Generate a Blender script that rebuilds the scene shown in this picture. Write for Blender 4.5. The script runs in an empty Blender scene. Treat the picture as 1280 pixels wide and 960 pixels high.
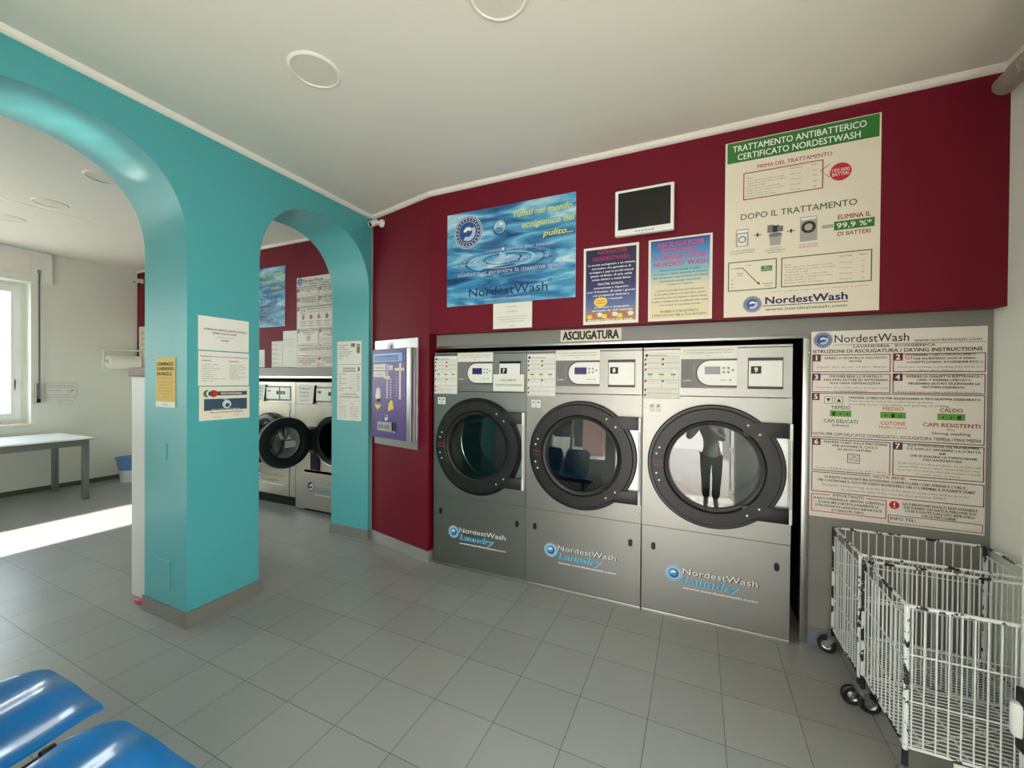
import bpy, bmesh, math, random
from mathutils import Matrix, Vector

random.seed(7)
PI = math.pi
SC = bpy.context.scene
COL = SC.collection

# ------------------------------------------------------------------ camera
def make_camera():
    cd = bpy.data.cameras.new('camera')
    co = bpy.data.objects.new('camera', cd)
    COL.objects.link(co)
    y, p, r = math.radians(24.2591), math.radians(-0.4162), math.radians(0.4466)
    F = Vector((-math.sin(y) * math.cos(p), math.cos(y) * math.cos(p), math.sin(p)))
    R0 = Vector((math.cos(y), math.sin(y), 0))
    U0 = R0.cross(F)
    R = math.cos(r) * R0 + math.sin(r) * U0
    U = -math.sin(r) * R0 + math.cos(r) * U0
    m = Matrix.Identity(4)
    for i in range(3):
        m[i][0], m[i][1], m[i][2] = R[i], U[i], -F[i]
    m.translation = Vector((0, 0, 1.475))
    co.matrix_world = m
    cd.sensor_fit = 'HORIZONTAL'
    cd.sensor_width = 36.0
    cd.lens = 505.2121 / 1280 * 36.0
    cd.clip_start = 0.02
    cd.clip_end = 200
    SC.camera = co
make_camera()

# ------------------------------------------------------------------ light
EXPOSURE = 1.30
SKY = 4.0
SUN = 10.0
SC.view_settings.view_transform = 'Standard'
SC.view_settings.look = 'None'
SC.view_settings.gamma = 1
SC.view_settings.use_curve_mapping = False
SC.view_settings.exposure = EXPOSURE
SC.cycles.use_denoising = True
SC.cycles.max_bounces = 12
SC.cycles.diffuse_bounces = 7
SC.cycles.glossy_bounces = 5
SC.cycles.transparent_max_bounces = 12
SC.cycles.sample_clamp_indirect = 6
SC.cycles.caustics_reflective = False
SC.cycles.caustics_refractive = False

def make_world():
    w = bpy.data.worlds.new('sky')
    SC.world = w
    w.use_nodes = True
    nt = w.node_tree
    bg = nt.nodes['Background']
    tc = nt.nodes.new('ShaderNodeTexCoord')
    sp = nt.nodes.new('ShaderNodeSeparateXYZ')
    cr = nt.nodes.new('ShaderNodeValToRGB')
    nt.links.new(tc.outputs['Generated'], sp.inputs[0])
    nt.links.new(sp.outputs['Z'], cr.inputs[0])
    cr.color_ramp.elements[0].position = 0.0
    cr.color_ramp.elements[0].color = (1.0, 0.97, 0.90, 1)
    cr.color_ramp.elements[1].position = 0.7
    cr.color_ramp.elements[1].color = (0.62, 0.78, 1.0, 1)
    nt.links.new(cr.outputs[0], bg.inputs[0])
    bg.inputs[1].default_value = SKY
make_world()

def sun_lamp():
    d = bpy.data.lights.new('sun', 'SUN')
    d.energy = SUN
    d.angle = math.radians(1.6)
    d.color = (1.0, 0.95, 0.84)
    o = bpy.data.objects.new('sun', d)
    COL.objects.link(o)
    el = math.radians(36)
    v = Vector((0.0, math.cos(el), -math.sin(el)))      # travels towards +Y and down
    o.rotation_euler = v.to_track_quat('-Z', 'Y').to_euler()
    o.location = (0, -8, 8)
sun_lamp()

def soffit_bounce_spots():
    # added spots standing in for sunlight bounced up onto the arch soffit
    for k in range(6):
        y = 0.70 + 0.10 * k
        z = 2.24 + 0.548 * (1 - (abs(y - 0.851) / 0.531) ** 2.3) ** (1 / 2.3) + 0.015
        e = (900, 1250, 1350, 1300, 900, 450)[k]
        d = bpy.data.lights.new('soffit_bounce_spot', 'SPOT')
        d.energy = e
        d.color = (1.0, 0.97, 0.88)
        d.spot_size = math.radians(1.7)
        d.spot_blend = 0.8
        d.shadow_soft_size = 0.03
        o = bpy.data.objects.new('soffit_bounce_spot', d)
        COL.objects.link(o)
        o.location = (-8.25, -1.75 - 0.03 * k, 0.22)
        o.rotation_euler = (Vector((-2.95, y, z)) - Vector(o.location)).to_track_quat('-Z', 'Y').to_euler()
soffit_bounce_spots()

def portal(name, loc, v, sx, sy):
    d = bpy.data.lights.new(name, 'AREA')
    d.shape = 'RECTANGLE'
    d.size, d.size_y = sx, sy
    d.cycles.is_portal = True
    o = bpy.data.objects.new(name, d)
    COL.objects.link(o)
    o.location = loc
    o.rotation_euler = Vector(v).to_track_quat('-Z', 'Z').to_euler()
portal('door_portal', (-0.11, -0.57, 1.2), (0, 1, 0), 1.38, 2.4)
portal('shop_window_portal', (-1.575, -0.57, 1.45), (0, 1, 0), 1.25, 1.8)
portal('left_room_portal', (-5.575, -0.57, 1.3), (0, 1, 0), 0.91, 2.5)
portal('side_window_portal', (1.82, 0.46, 1.31), (-1, 0, 0), 1.5, 2.36)
portal('far_window_portal', (-8.05, 1.10, 1.78), (1, 0, 0), 2.1, 1.8)

# ------------------------------------------------------------------ materials
def lin(c):
    return tuple((x / 12.92 if x <= 0.04045 else ((x + 0.055) / 1.055) ** 2.4) for x in (v / 255 for v in c))
MATS = {}
def mat(name, rgb, rough=0.5, metal=0.0, var=0.04, scale=6.0, spec=0.5, bump=0.0, bscale=60.0, coat=0.0):
    m = bpy.data.materials.new(name)
    m.use_nodes = True
    nt = m.node_tree
    b = nt.nodes['Principled BSDF']
    c = lin(rgb)
    tc = nt.nodes.new('ShaderNodeTexCoord')
    n = nt.nodes.new('ShaderNodeTexNoise')
    n.inputs['Scale'].default_value = scale
    n.inputs['Detail'].default_value = 4
    nt.links.new(tc.outputs['Object'], n.inputs['Vector'])
    mx = nt.nodes.new('ShaderNodeMix')
    mx.data_type = 'RGBA'
    mx.inputs['A'].default_value = (*[max(0, v * (1 - var)) for v in c], 1)
    mx.inputs['B'].default_value = (*[min(1, v * (1 + var)) for v in c], 1)
    nt.links.new(n.outputs['Fac'], mx.inputs['Factor'])
    nt.links.new(mx.outputs['Result'], b.inputs['Base Color'])
    b.inputs['Roughness'].default_value = rough
    b.inputs['Metallic'].default_value = metal
    b.inputs['Specular IOR Level'].default_value = spec
    b.inputs['Coat Weight'].default_value = coat
    if bump:
        n2 = nt.nodes.new('ShaderNodeTexNoise')
        n2.inputs['Scale'].default_value = bscale
        nt.links.new(tc.outputs['Object'], n2.inputs['Vector'])
        bp = nt.nodes.new('ShaderNodeBump')
        bp.inputs['Strength'].default_value = bump
        bp.inputs['Distance'].default_value = 0.002
        nt.links.new(n2.outputs['Fac'], bp.inputs['Height'])
        nt.links.new(bp.outputs['Normal'], b.inputs['Normal'])
    MATS[name] = m
    return m

mat('teal_paint', (78, 166, 171), 0.32, var=0.03, scale=1.2, bump=0.15, bscale=25)
mat('red_paint', (110, 5, 33), 0.6, var=0.05, scale=1.0, spec=0.3, bump=0.1, bscale=30)
mat('white_paint', (232, 232, 222), 0.55, var=0.02, scale=1.0)
mat('ceiling_paint', (226, 222, 212), 0.8, var=0.015, scale=0.8)
mat('trim_white', (236, 230, 220), 0.5)
mat('grey_panel', (136, 134, 130), 0.42, var=0.02)
mat('grey_skirt', (122, 128, 136), 0.45)
mat('tile_skirt', (122, 118, 110), 0.4, var=0.08, scale=3)
mat('pale_skirt', (150, 150, 146), 0.4)
mat('dark_skirt', (92, 88, 80), 0.45)
mat('black', (12, 12, 13), 0.5)
mat('niche_black', (6, 6, 6), 0.9)
mat('door_charcoal', (25, 24, 25), 0.42, var=0.05, scale=40)
mat('gasket', (10, 10, 11), 0.35)
mat('alu', (196, 196, 192), 0.3, metal=1.0)
mat('chrome', (215, 215, 215), 0.12, metal=1.0)
mat('white_metal', (236, 236, 232), 0.3)
mat('panel_grey', (118, 116, 116), 0.45)
mat('paper', (232, 230, 222), 0.55, var=0.015)
mat('paper_cream', (232, 222, 204), 0.45, var=0.015)
mat('paper_yellow', (222, 184, 72), 0.55)
mat('board_pink', (234, 226, 217), 0.4, var=0.015)
mat('ink', (40, 38, 40), 0.6)
mat('ink_grey', (120, 116, 112), 0.6)
mat('ink_light', (168, 164, 158), 0.6)
mat('ink_red', (150, 42, 48), 0.6)
mat('ink_green', (56, 92, 64), 0.6)
mat('ink_maroon', (96, 34, 62), 0.5)
mat('ink_orange', (196, 110, 66), 0.5)
mat('ink_navy', (38, 44, 92), 0.5)
mat('ink_white', (240, 240, 238), 0.5)
mat('ink_pink', (206, 76, 130), 0.5)
mat('ink_magenta', (170, 34, 84), 0.5)
mat('ink_yellow', (232, 228, 92), 0.5)
mat('ink_lilac', (196, 184, 220), 0.5)
mat('ink_cyan', (56, 158, 206), 0.4)
mat('band_green', (48, 118, 48), 0.45)
mat('lcd_green', (96, 158, 56), 0.45)
mat('band_teal', (48, 78, 96), 0.5)
mat('logo_blue', (44, 84, 150), 0.35)
mat('logo_dark', (48, 44, 92), 0.35)
mat('logo_pale', (190, 206, 228), 0.35)
mat('badge_red', (200, 32, 44), 0.45)
mat('badge_yellow', (238, 206, 74), 0.45)
mat('machine_purple', (88, 60, 140), 0.35, var=0.12, scale=9)
mat('machine_stripe', (128, 108, 172), 0.4)
mat('lcd_blue', (98, 150, 226), 0.25)
mat('screen_black', (14, 14, 15), 0.25)
mat('screen_navy', (52, 48, 104), 0.25)
mat('screen_grey', (140, 132, 140), 0.25)
mat('seat_blue', (16, 108, 178), 0.28, var=0.06, scale=8, coat=0.3)
mat('wire_white', (226, 228, 228), 0.35)
mat('rubber', (22, 22, 23), 0.6)
mat('zinc', (170, 170, 172), 0.3, metal=1.0)
mat('pvc_grey', (150, 142, 134), 0.4)
mat('lamp_disc', (216, 213, 202), 0.6)
mat('table_white', (238, 240, 236), 0.35)
mat('table_grey', (128, 130, 128), 0.35, metal=0.6)
mat('bin_blue', (104, 148, 204), 0.4)
mat('bin_white', (210, 216, 220), 0.4)
mat('tissue', (244, 242, 234), 0.8, bump=0.2)
mat('brown_cap', (98, 62, 52), 0.45)
mat('red_base', (178, 58, 56), 0.4)
mat('dispenser_white', (214, 210, 206), 0.4)
mat('paving', (190, 180, 168), 0.8, var=0.1, scale=2)
mat('step_stone', (226, 220, 204), 0.6, var=0.05)
mat('facade_plaster', (206, 196, 176), 0.8, var=0.06)
mat('dark_shutter', (44, 48, 46), 0.6)
mat('asphalt', (98, 96, 94), 0.9, var=0.1, scale=5)
mat('skin', (206, 158, 132), 0.5)
mat('shirt', (234, 234, 230), 0.75, var=0.06, scale=60)
mat('trousers', (40, 42, 52), 0.8)
mat('hair', (52, 38, 30), 0.6)
mat('shoe', (228, 226, 222), 0.5)
mat('leaf_green', (70, 96, 52), 0.7, var=0.3, scale=12, bump=0.6)

def brushed(name, rgb, rough, axis_scale, rvar=0.10):
    m = mat(name, rgb, rough, metal=1.0, var=0.05, scale=3)
    nt = m.node_tree
    b = nt.nodes['Principled BSDF']
    tc = nt.nodes.new('ShaderNodeTexCoord')
    mp = nt.nodes.new('ShaderNodeMapping')
    mp.inputs['Scale'].default_value = axis_scale
    n = nt.nodes.new('ShaderNodeTexNoise')
    n.inputs['Scale'].default_value = 1.0
    n.inputs['Detail'].default_value = 3
    nt.links.new(tc.outputs['Object'], mp.inputs[0])
    nt.links.new(mp.outputs[0], n.inputs['Vector'])
    mr = nt.nodes.new('ShaderNodeMapRange')
    mr.inputs['To Min'].default_value = rough - rvar / 2
    mr.inputs['To Max'].default_value = rough + rvar / 2
    nt.links.new(n.outputs['Fac'], mr.inputs['Value'])
    nt.links.new(mr.outputs[0], b.inputs['Roughness'])
    bp = nt.nodes.new('ShaderNodeBump')
    bp.inputs['Strength'].default_value = 0.06
    bp.inputs['Distance'].default_value = 0.001
    nt.links.new(n.outputs['Fac'], bp.inputs['Height'])
    nt.links.new(bp.outputs['Normal'], b.inputs['Normal'])
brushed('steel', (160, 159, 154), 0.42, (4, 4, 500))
brushed('steel_shaded', (150, 150, 146), 0.42, (4, 4, 500))  # same steel, darkened for the dryer that mirrors less daylight
brushed('steel_warm', (160, 155, 144), 0.34, (4, 4, 400))
brushed('drum_steel', (72, 76, 74), 0.35, (60, 4, 60))

def door_glass(name, tint, base):
    m = bpy.data.materials.new(name)
    m.use_nodes = True
    nt = m.node_tree
    nt.nodes.remove(nt.nodes['Principled BSDF'])
    out = nt.nodes['Material Output']
    tr = nt.nodes.new('ShaderNodeBsdfTransparent')
    tr.inputs[0].default_value = (*tint, 1)
    gl = nt.nodes.new('ShaderNodeBsdfGlossy')
    gl.inputs['Roughness'].default_value = 0.0
    gl.inputs[0].default_value = (0.95, 0.95, 0.95, 1)
    lw = nt.nodes.new('ShaderNodeLayerWeight')
    lw.inputs[0].default_value = 0.5
    pw = nt.nodes.new('ShaderNodeMath')
    pw.operation = 'POWER'
    pw.inputs[1].default_value = 5.0
    ad = nt.nodes.new('ShaderNodeMath')
    ad.operation = 'MULTIPLY_ADD'
    ad.use_clamp = True
    ad.inputs[1].default_value = 0.92
    ad.inputs[2].default_value = 0.04 + base
    nt.links.new(lw.outputs['Facing'], pw.inputs[0])
    nt.links.new(pw.outputs[0], ad.inputs[0])
    mx = nt.nodes.new('ShaderNodeMixShader')
    nt.links.new(ad.outputs[0], mx.inputs[0])
    nt.links.new(tr.outputs[0], mx.inputs[1])
    nt.links.new(gl.outputs[0], mx.inputs[2])
    nt.links.new(mx.outputs[0], out.inputs[0])
    MATS[name] = m
door_glass('door_glass', (0.62, 0.64, 0.63), 0.05)
door_glass('window_glass', (0.93, 0.96, 0.95), 0.0)

def floor_mat():
    m = bpy.data.materials.new('floor_tiles')
    m.use_nodes = True
    nt = m.node_tree
    b = nt.nodes['Principled BSDF']
    tc = nt.nodes.new('ShaderNodeTexCoord')
    mp = nt.nodes.new('ShaderNodeMapping')
    mp.vector_type = 'TEXTURE'
    mp.inputs['Location'].default_value = (-1.685, 1.2581, 0)
    mp.inputs['Rotation'].default_value = (0, 0, math.radians(-0.44))
    nt.links.new(tc.outputs['Object'], mp.inputs[0])
    br = nt.nodes.new('ShaderNodeTexBrick')
    br.offset = 0.0
    br.squash = 1.0
    br.inputs['Scale'].default_value = 1.0
    br.inputs['Brick Width'].default_value = 0.3019
    br.inputs['Row Height'].default_value = 0.3019
    br.inputs['Mortar Size'].default_value = 0.0016
    br.inputs['Mortar Smooth'].default_value = 0.3
    br.inputs['Bias'].default_value = 0.0
    br.inputs['Color1'].default_value = (*lin((158, 158, 154)), 1)
    br.inputs['Color2'].default_value = (*lin((151, 151, 148)), 1)
    br.inputs['Mortar'].default_value = (*lin((92, 86, 78)), 1)
    nt.links.new(mp.outputs[0], br.inputs['Vector'])
    n = nt.nodes.new('ShaderNodeTexNoise')
    n.inputs['Scale'].default_value = 1.7
    n.inputs['Detail'].default_value = 6
    nt.links.new(tc.outputs['Object'], n.inputs['Vector'])
    mr = nt.nodes.new('ShaderNodeMapRange')
    mr.inputs['To Min'].default_value = 0.90
    mr.inputs['To Max'].default_value = 1.08
    nt.links.new(n.outputs['Fac'], mr.inputs['Value'])
    vm = nt.nodes.new('ShaderNodeVectorMath')
    vm.operation = 'SCALE'
    nt.links.new(br.outputs['Color'], vm.inputs[0])
    nt.links.new(mr.outputs[0], vm.inputs['Scale'])
    nt.links.new(vm.outputs[0], b.inputs['Base Color'])
    mr2 = nt.nodes.new('ShaderNodeMapRange')
    mr2.inputs['To Min'].default_value = 0.26
    mr2.inputs['To Max'].default_value = 0.40
    nt.links.new(n.outputs['Fac'], mr2.inputs['Value'])
    nt.links.new(mr2.outputs[0], b.inputs['Roughness'])
    bp = nt.nodes.new('ShaderNodeBump')
    bp.invert = True
    bp.inputs['Strength'].default_value = 0.5
    bp.inputs['Distance'].default_value = 0.001
    nt.links.new(br.outputs['Fac'], bp.inputs['Height'])
    nt.links.new(bp.outputs['Normal'], b.inputs['Normal'])
    MATS['floor_tiles'] = m
floor_mat()

def brick_mat():
    m = mat('brick', (150, 84, 70), 0.85)
    nt = m.node_tree
    b = nt.nodes['Principled BSDF']
    tc = nt.nodes.new('ShaderNodeTexCoord')
    mp = nt.nodes.new('ShaderNodeMapping')
    mp.inputs['Rotation'].default_value = (math.radians(90), 0, 0)
    br = nt.nodes.new('ShaderNodeTexBrick')
    br.inputs['Scale'].default_value = 1.0
    br.inputs['Brick Width'].default_value = 0.26
    br.inputs['Row Height'].default_value = 0.08
    br.inputs['Mortar Size'].default_value = 0.008
    br.inputs['Color1'].default_value = (*lin((178, 120, 108)), 1)
    br.inputs['Color2'].default_value = (*lin((160, 96, 86)), 1)
    br.inputs['Mortar'].default_value = (*lin((200, 190, 180)), 1)
    nt.links.new(tc.outputs['Object'], mp.inputs[0])
    nt.links.new(mp.outputs[0], br.inputs['Vector'])
    nt.links.new(br.outputs['Color'], b.inputs['Base Color'])
brick_mat()

def water_mat():
    m = mat('water_print', (90, 160, 205), 0.3)
    nt = m.node_tree
    b = nt.nodes['Principled BSDF']
    tc = nt.nodes.new('ShaderNodeTexCoord')
    mp = nt.nodes.new('ShaderNodeMapping')
    mp.inputs['Scale'].default_value = (1.8, 1, 8)
    mp.inputs['Rotation'].default_value = (0, math.radians(-6), 0)
    n = nt.nodes.new('ShaderNodeTexNoise')
    n.inputs['Scale'].default_value = 1.4
    n.inputs['Detail'].default_value = 4
    n.inputs['Distortion'].default_value = 0.9
    cr = nt.nodes.new('ShaderNodeValToRGB')
    e = cr.color_ramp.elements
    e[0].position = 0.33
    e[0].color = (*lin((24, 66, 112)), 1)
    e[1].position = 0.68
    e[1].color = (*lin((204, 228, 236)), 1)
    x = e.new(0.43); x.color = (*lin((52, 122, 172)), 1)
    x = e.new(0.51); x.color = (*lin((84, 160, 204)), 1)
    x = e.new(0.58); x.color = (*lin((128, 192, 220)), 1)
    nt.links.new(tc.outputs['Object'], mp.inputs[0])
    nt.links.new(mp.outputs[0], n.inputs['Vector'])
    nt.links.new(n.outputs['Fac'], cr.inputs[0])
    nt.links.new(cr.outputs[0], b.inputs['Base Color'])
water_mat()
mat('water_dark', (40, 84, 128), 0.3)
mat('water_mid', (86, 140, 182), 0.3)
mat('water_light', (168, 208, 226), 0.3)

def gradient_mat(name, stops, h, clouds=0.0):
    """Printed sheet whose ink runs from one colour at the foot to another at the head."""
    m = mat(name, (100, 100, 140), 0.4)
    nt = m.node_tree
    b = nt.nodes['Principled BSDF']
    tc = nt.nodes.new('ShaderNodeTexCoord')
    sp = nt.nodes.new('ShaderNodeSeparateXYZ')
    mr = nt.nodes.new('ShaderNodeMapRange')
    mr.inputs['From Min'].default_value = -h / 2
    mr.inputs['From Max'].default_value = h / 2
    cr = nt.nodes.new('ShaderNodeValToRGB')
    while len(cr.color_ramp.elements) < len(stops):
        cr.color_ramp.elements.new(0.5)
    for el, (p, c) in zip(cr.color_ramp.elements, stops):
        el.position = p
        el.color = (*lin(c), 1)
    nt.links.new(tc.outputs['Object'], sp.inputs[0])
    nt.links.new(sp.outputs['Z'], mr.inputs['Value'])
    last = mr.outputs[0]
    if clouds:
        n = nt.nodes.new('ShaderNodeTexNoise')
        n.inputs['Scale'].default_value = 9
        n.inputs['Detail'].default_value = 5
        nt.links.new(tc.outputs['Object'], n.inputs['Vector'])
        ma = nt.nodes.new('ShaderNodeMath')
        ma.operation = 'MULTIPLY_ADD'
        ma.inputs[1].default_value = clouds
        nt.links.new(n.outputs['Fac'], ma.inputs[0])
        nt.links.new(last, ma.inputs[2])
        sb = nt.nodes.new('ShaderNodeMath')
        sb.operation = 'SUBTRACT'
        sb.inputs[1].default_value = clouds / 2
        nt.links.new(ma.outputs[0], sb.inputs[0])
        last = sb.outputs[0]
    nt.links.new(last, cr.inputs[0])
    nt.links.new(cr.outputs[0], b.inputs['Base Color'])
gradient_mat('night_print', [(0.0, (176, 140, 84)), (0.13, (150, 128, 110)), (0.2, (92, 112, 168)), (0.5, (52, 50, 100)), (1.0, (30, 26, 66))], 0.48, 0.12)
gradient_mat('beach_print', [(0.0, (232, 216, 178)), (0.42, (222, 212, 184)), (0.62, (128, 186, 200)), (0.8, (86, 146, 196)), (1.0, (48, 84, 150))], 0.48, 0.04)

def chipped_mat():
    m = mat('chipped_white', (226, 228, 228), 0.4)
    nt = m.node_tree
    b = nt.nodes['Principled BSDF']
    tc = nt.nodes.new('ShaderNodeTexCoord')
    n = nt.nodes.new('ShaderNodeTexNoise')
    n.inputs['Scale'].default_value = 15
    n.inputs['Detail'].default_value = 6
    n.inputs['Roughness'].default_value = 0.7
    cr = nt.nodes.new('ShaderNodeValToRGB')
    cr.color_ramp.interpolation = 'CONSTANT'
    cr.color_ramp.elements[0].color = (*lin((228, 230, 230)), 1)
    cr.color_ramp.elements[1].position = 0.525
    cr.color_ramp.elements[1].color = (*lin((30, 30, 32)), 1)
    nt.links.new(tc.outputs['Object'], n.inputs['Vector'])
    nt.links.new(n.outputs['Fac'], cr.inputs[0])
    nt.links.new(cr.outputs[0], b.inputs['Base Color'])
chipped_mat()

# ------------------------------------------------------------------ mesh helper
_GL = {}
def glyphs(s, bold, res):
    k = (s, bold, res)
    if k not in _GL:
        c = bpy.data.curves.new('t', 'FONT')
        c.body = s
        c.size = 1.0
        c.resolution_u = res
        c.fill_mode = 'FRONT'
        o = bpy.data.objects.new('t', c)
        me = bpy.data.meshes.new_from_object(o)
        vs = [(v.co.x, v.co.y) for v in me.vertices]
        fs = [tuple(p.vertices) for p in me.polygons]
        bpy.data.objects.remove(o)
        bpy.data.meshes.remove(me)
        bpy.data.curves.remove(c)
        if bold > 0:                                   # heavier strokes: the outline laid down four times, slightly apart
            n0, v0, f0 = len(vs), list(vs), list(fs)
            vs, fs = [], []
            for q, (dx, dy) in enumerate(((-bold, -bold * 0.5), (bold, -bold * 0.5), (-bold, bold * 0.5), (bold, bold * 0.5))):
                vs += [(x + dx, y + dy) for x, y in v0]
                fs += [tuple(i + q * n0 for i in f) for f in f0]
        x0 = min((v[0] for v in vs), default=0)
        x1 = max((v[0] for v in vs), default=1)
        n1 = len(vs) // 4 if bold > 0 else max(1, len(vs))
        _GL[k] = ([(x - x0, y, i // n1) for i, (x, y) in enumerate(vs)], fs, x1 - x0)
    return _GL[k]
_cap = [None]
def cap_height():
    if _cap[0] is None:
        _cap[0] = max(p[1] for p in glyphs('H', 0.0, 2)[0])
    return _cap[0]

class MB:
    def __init__(self):
        self.v, self.f, self.mi, self.sm, self.names = [], [], [], [], []
    def _m(self, name):
        if name not in self.names:
            self.names.append(name)
        return self.names.index(name)
    def add(self, vs, fs, m, smooth=False, M=None):
        o = len(self.v)
        k = self._m(m)
        for p in vs:
            p = Vector(p)
            self.v.append(tuple(M @ p) if M else tuple(p))
        for f in fs:
            self.f.append(tuple(i + o for i in f))
            self.mi.append(k)
            self.sm.append(smooth)
        return self
    def box(self, x0, y0, z0, x1, y1, z1, m, bevel=0.0, M=None, seg=2):
        if bevel <= 0:
            vs = [(x, y, z) for z in (z0, z1) for y in (y0, y1) for x in (x0, x1)]
            fs = [(0, 2, 3, 1), (4, 5, 7, 6), (0, 1, 5, 4), (2, 6, 7, 3), (0, 4, 6, 2), (1, 3, 7, 5)]
            return self.add(vs, fs, m, False, M)
        bm = bmesh.new()
        bmesh.ops.create_cube(bm, size=1)
        for v in bm.verts:
            v.co = Vector(((x0 + x1) / 2 + v.co.x * (x1 - x0), (y0 + y1) / 2 + v.co.y * (y1 - y0), (z0 + z1) / 2 + v.co.z * (z1 - z0)))
        bmesh.ops.bevel(bm, geom=bm.edges[:], offset=bevel, segments=seg, profile=0.5, affect='EDGES')
        bm.verts.index_update()
        self.add([v.co.copy() for v in bm.verts], [tuple(v.index for v in f.verts) for f in bm.faces], m, False, M)
        bm.free()
        return self
    def tube(self, pts, r, m, seg=8, closed=False, cap=True):
        pts = [Vector(p) for p in pts]
        n = len(pts)
        rs = r if isinstance(r, (list, tuple)) else [r] * n
        vs, fs = [], []
        up = None
        for i, p in enumerate(pts):
            if closed:
                t = (pts[(i + 1) % n] - pts[i - 1]).normalized()
            else:
                a = pts[max(0, i - 1)]
                b = pts[min(n - 1, i + 1)]
                t = (b - a).normalized()
            if up is None:
                up = Vector((0, 0, 1)) if abs(t.z) < 0.9 else Vector((1, 0, 0))
            s = t.cross(up).normalized()
            up = s.cross(t).normalized()
            for k in range(seg):
                a = 2 * PI * k / seg
                vs.append(p + rs[i] * (math.cos(a) * s + math.sin(a) * up))
        for i in range(n if closed else n - 1):
            j = (i + 1) % n
            for k in range(seg):
                l = (k + 1) % seg
                fs.append((i * seg + k, i * seg + l, j * seg + l, j * seg + k))
        self.add(vs, fs, m, True)
        if cap and not closed:
            self.add(vs[:seg], [tuple(range(seg))[::-1]], m)
            self.add(vs[-seg:], [tuple(range(seg))], m)
        return self
    def cyl(self, a, b, r, m, seg=20, r2=None):
        return self.tube([a, b], [r, r if r2 is None else r2], m, seg)
    def lathe(self, prof, c, axis, m, seg=32, smooth=True):
        """prof: (radius, height along axis)"""
        ax = Vector(axis).normalized()
        u = ax.orthogonal().normalized()
        w = ax.cross(u)
        c = Vector(c)
        vs, fs = [], []
        n = len(prof)
        for k in range(seg):
            a = 2 * PI * k / seg
            d = math.cos(a) * u + math.sin(a) * w
            for r, h in prof:
                vs.append(c + ax * h + d * r)
        for k in range(seg):
            l = (k + 1) % seg
            for i in range(n - 1):
                fs.append((k * n + i, l * n + i, l * n + i + 1, k * n + i + 1))
        return self.add(vs, fs, m, smooth)
    def prism(self, pts, y0, y1, m, sides=None):
        """polygon in x,z (counter-clockwise seen from -y) between y0 (front) and y1"""
        n = len(pts)
        vs = [(x, y0, z) for x, z in pts] + [(x, y1, z) for x, z in pts]
        self.add(vs, [tuple(range(n)), tuple(range(2 * n - 1, n - 1, -1))], m)
        self.add(vs, [(i, n + i, n + (i + 1) % n, (i + 1) % n) for i in range(n)], sides or m)
        return self
    def plan(self, pts, z0, z1, m):
        """polygon in x,y (counter-clockwise from above) between z0 and z1"""
        n = len(pts)
        vs = [(x, y, z0) for x, y in pts] + [(x, y, z1) for x, y in pts]
        fs = [tuple(range(n))[::-1], tuple(range(n, 2 * n))] + [(i, (i + 1) % n, n + (i + 1) % n, n + i) for i in range(n)]
        return self.add(vs, fs, m)
    def plate_hole(self, x0, z0, x1, z1, cx, cz, r, y0, y1, m, seg=64):
        """upright plate with a round hole"""
        ang = [2 * PI * k / seg for k in range(seg)]
        for (x, z) in ((x0, z0), (x1, z0), (x1, z1), (x0, z1)):
            ang.append(math.atan2(z - cz, x - cx) % (2 * PI))
        ang = sorted(set(ang))
        n = len(ang)
        vs = []
        for y in (y0, y1):
            for a in ang:
                c, s = math.cos(a), math.sin(a)
                vs.append((cx + r * c, y, cz + r * s))
                t = min([(x1 - cx) / c if c > 1e-9 else 1e9, (x0 - cx) / c if c < -1e-9 else 1e9,
                         (z1 - cz) / s if s > 1e-9 else 1e9, (z0 - cz) / s if s < -1e-9 else 1e9])
                vs.append((cx + t * c, y, cz + t * s))
        fs = []
        for k in range(n):
            l = (k + 1) % n
            fs.append((2 * k, 2 * k + 1, 2 * l + 1, 2 * l))
            o = 2 * n
            fs.append((o + 2 * k, o + 2 * l, o + 2 * l + 1, o + 2 * k + 1))
            fs.append((2 * k, 2 * l, o + 2 * l, o + 2 * k))
            fs.append((2 * k + 1, o + 2 * k + 1, o + 2 * l + 1, 2 * l + 1))
        return self.add(vs, fs, m)
    def disc(self, cx, cz, r, y, m, seg=28, rz=None, a0=0.0):
        rz = r if rz is None else rz
        vs = [(cx + r * math.cos(a0 + 2 * PI * k / seg), y, cz + rz * math.sin(a0 + 2 * PI * k / seg)) for k in range(seg)]
        return self.add(vs, [tuple(range(seg))], m)
    def ring(self, cx, cz, r0, r1, y, m, seg=36, a0=0.0, a1=2 * PI, k0=1.0):
        vs, fs = [], []
        full = abs(a1 - a0 - 2 * PI) < 1e-6
        n = seg if full else seg + 1
        for k in range(n):
            a = a0 + (a1 - a0) * k / seg
            for r in (r0, r1):
                vs.append((cx + r * math.cos(a), y, cz + r * math.sin(a) * k0))
        for k in range(seg):
            l = (k + 1) % n
            fs.append((2 * k, 2 * k + 1, 2 * l + 1, 2 * l))
        return self.add(vs, fs, m)
    def quad(self, x0, z0, x1, z1, y, m):
        return self.add([(x0, y, z0), (x1, y, z0), (x1, y, z1), (x0, y, z1)], [(0, 1, 2, 3)], m)
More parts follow.
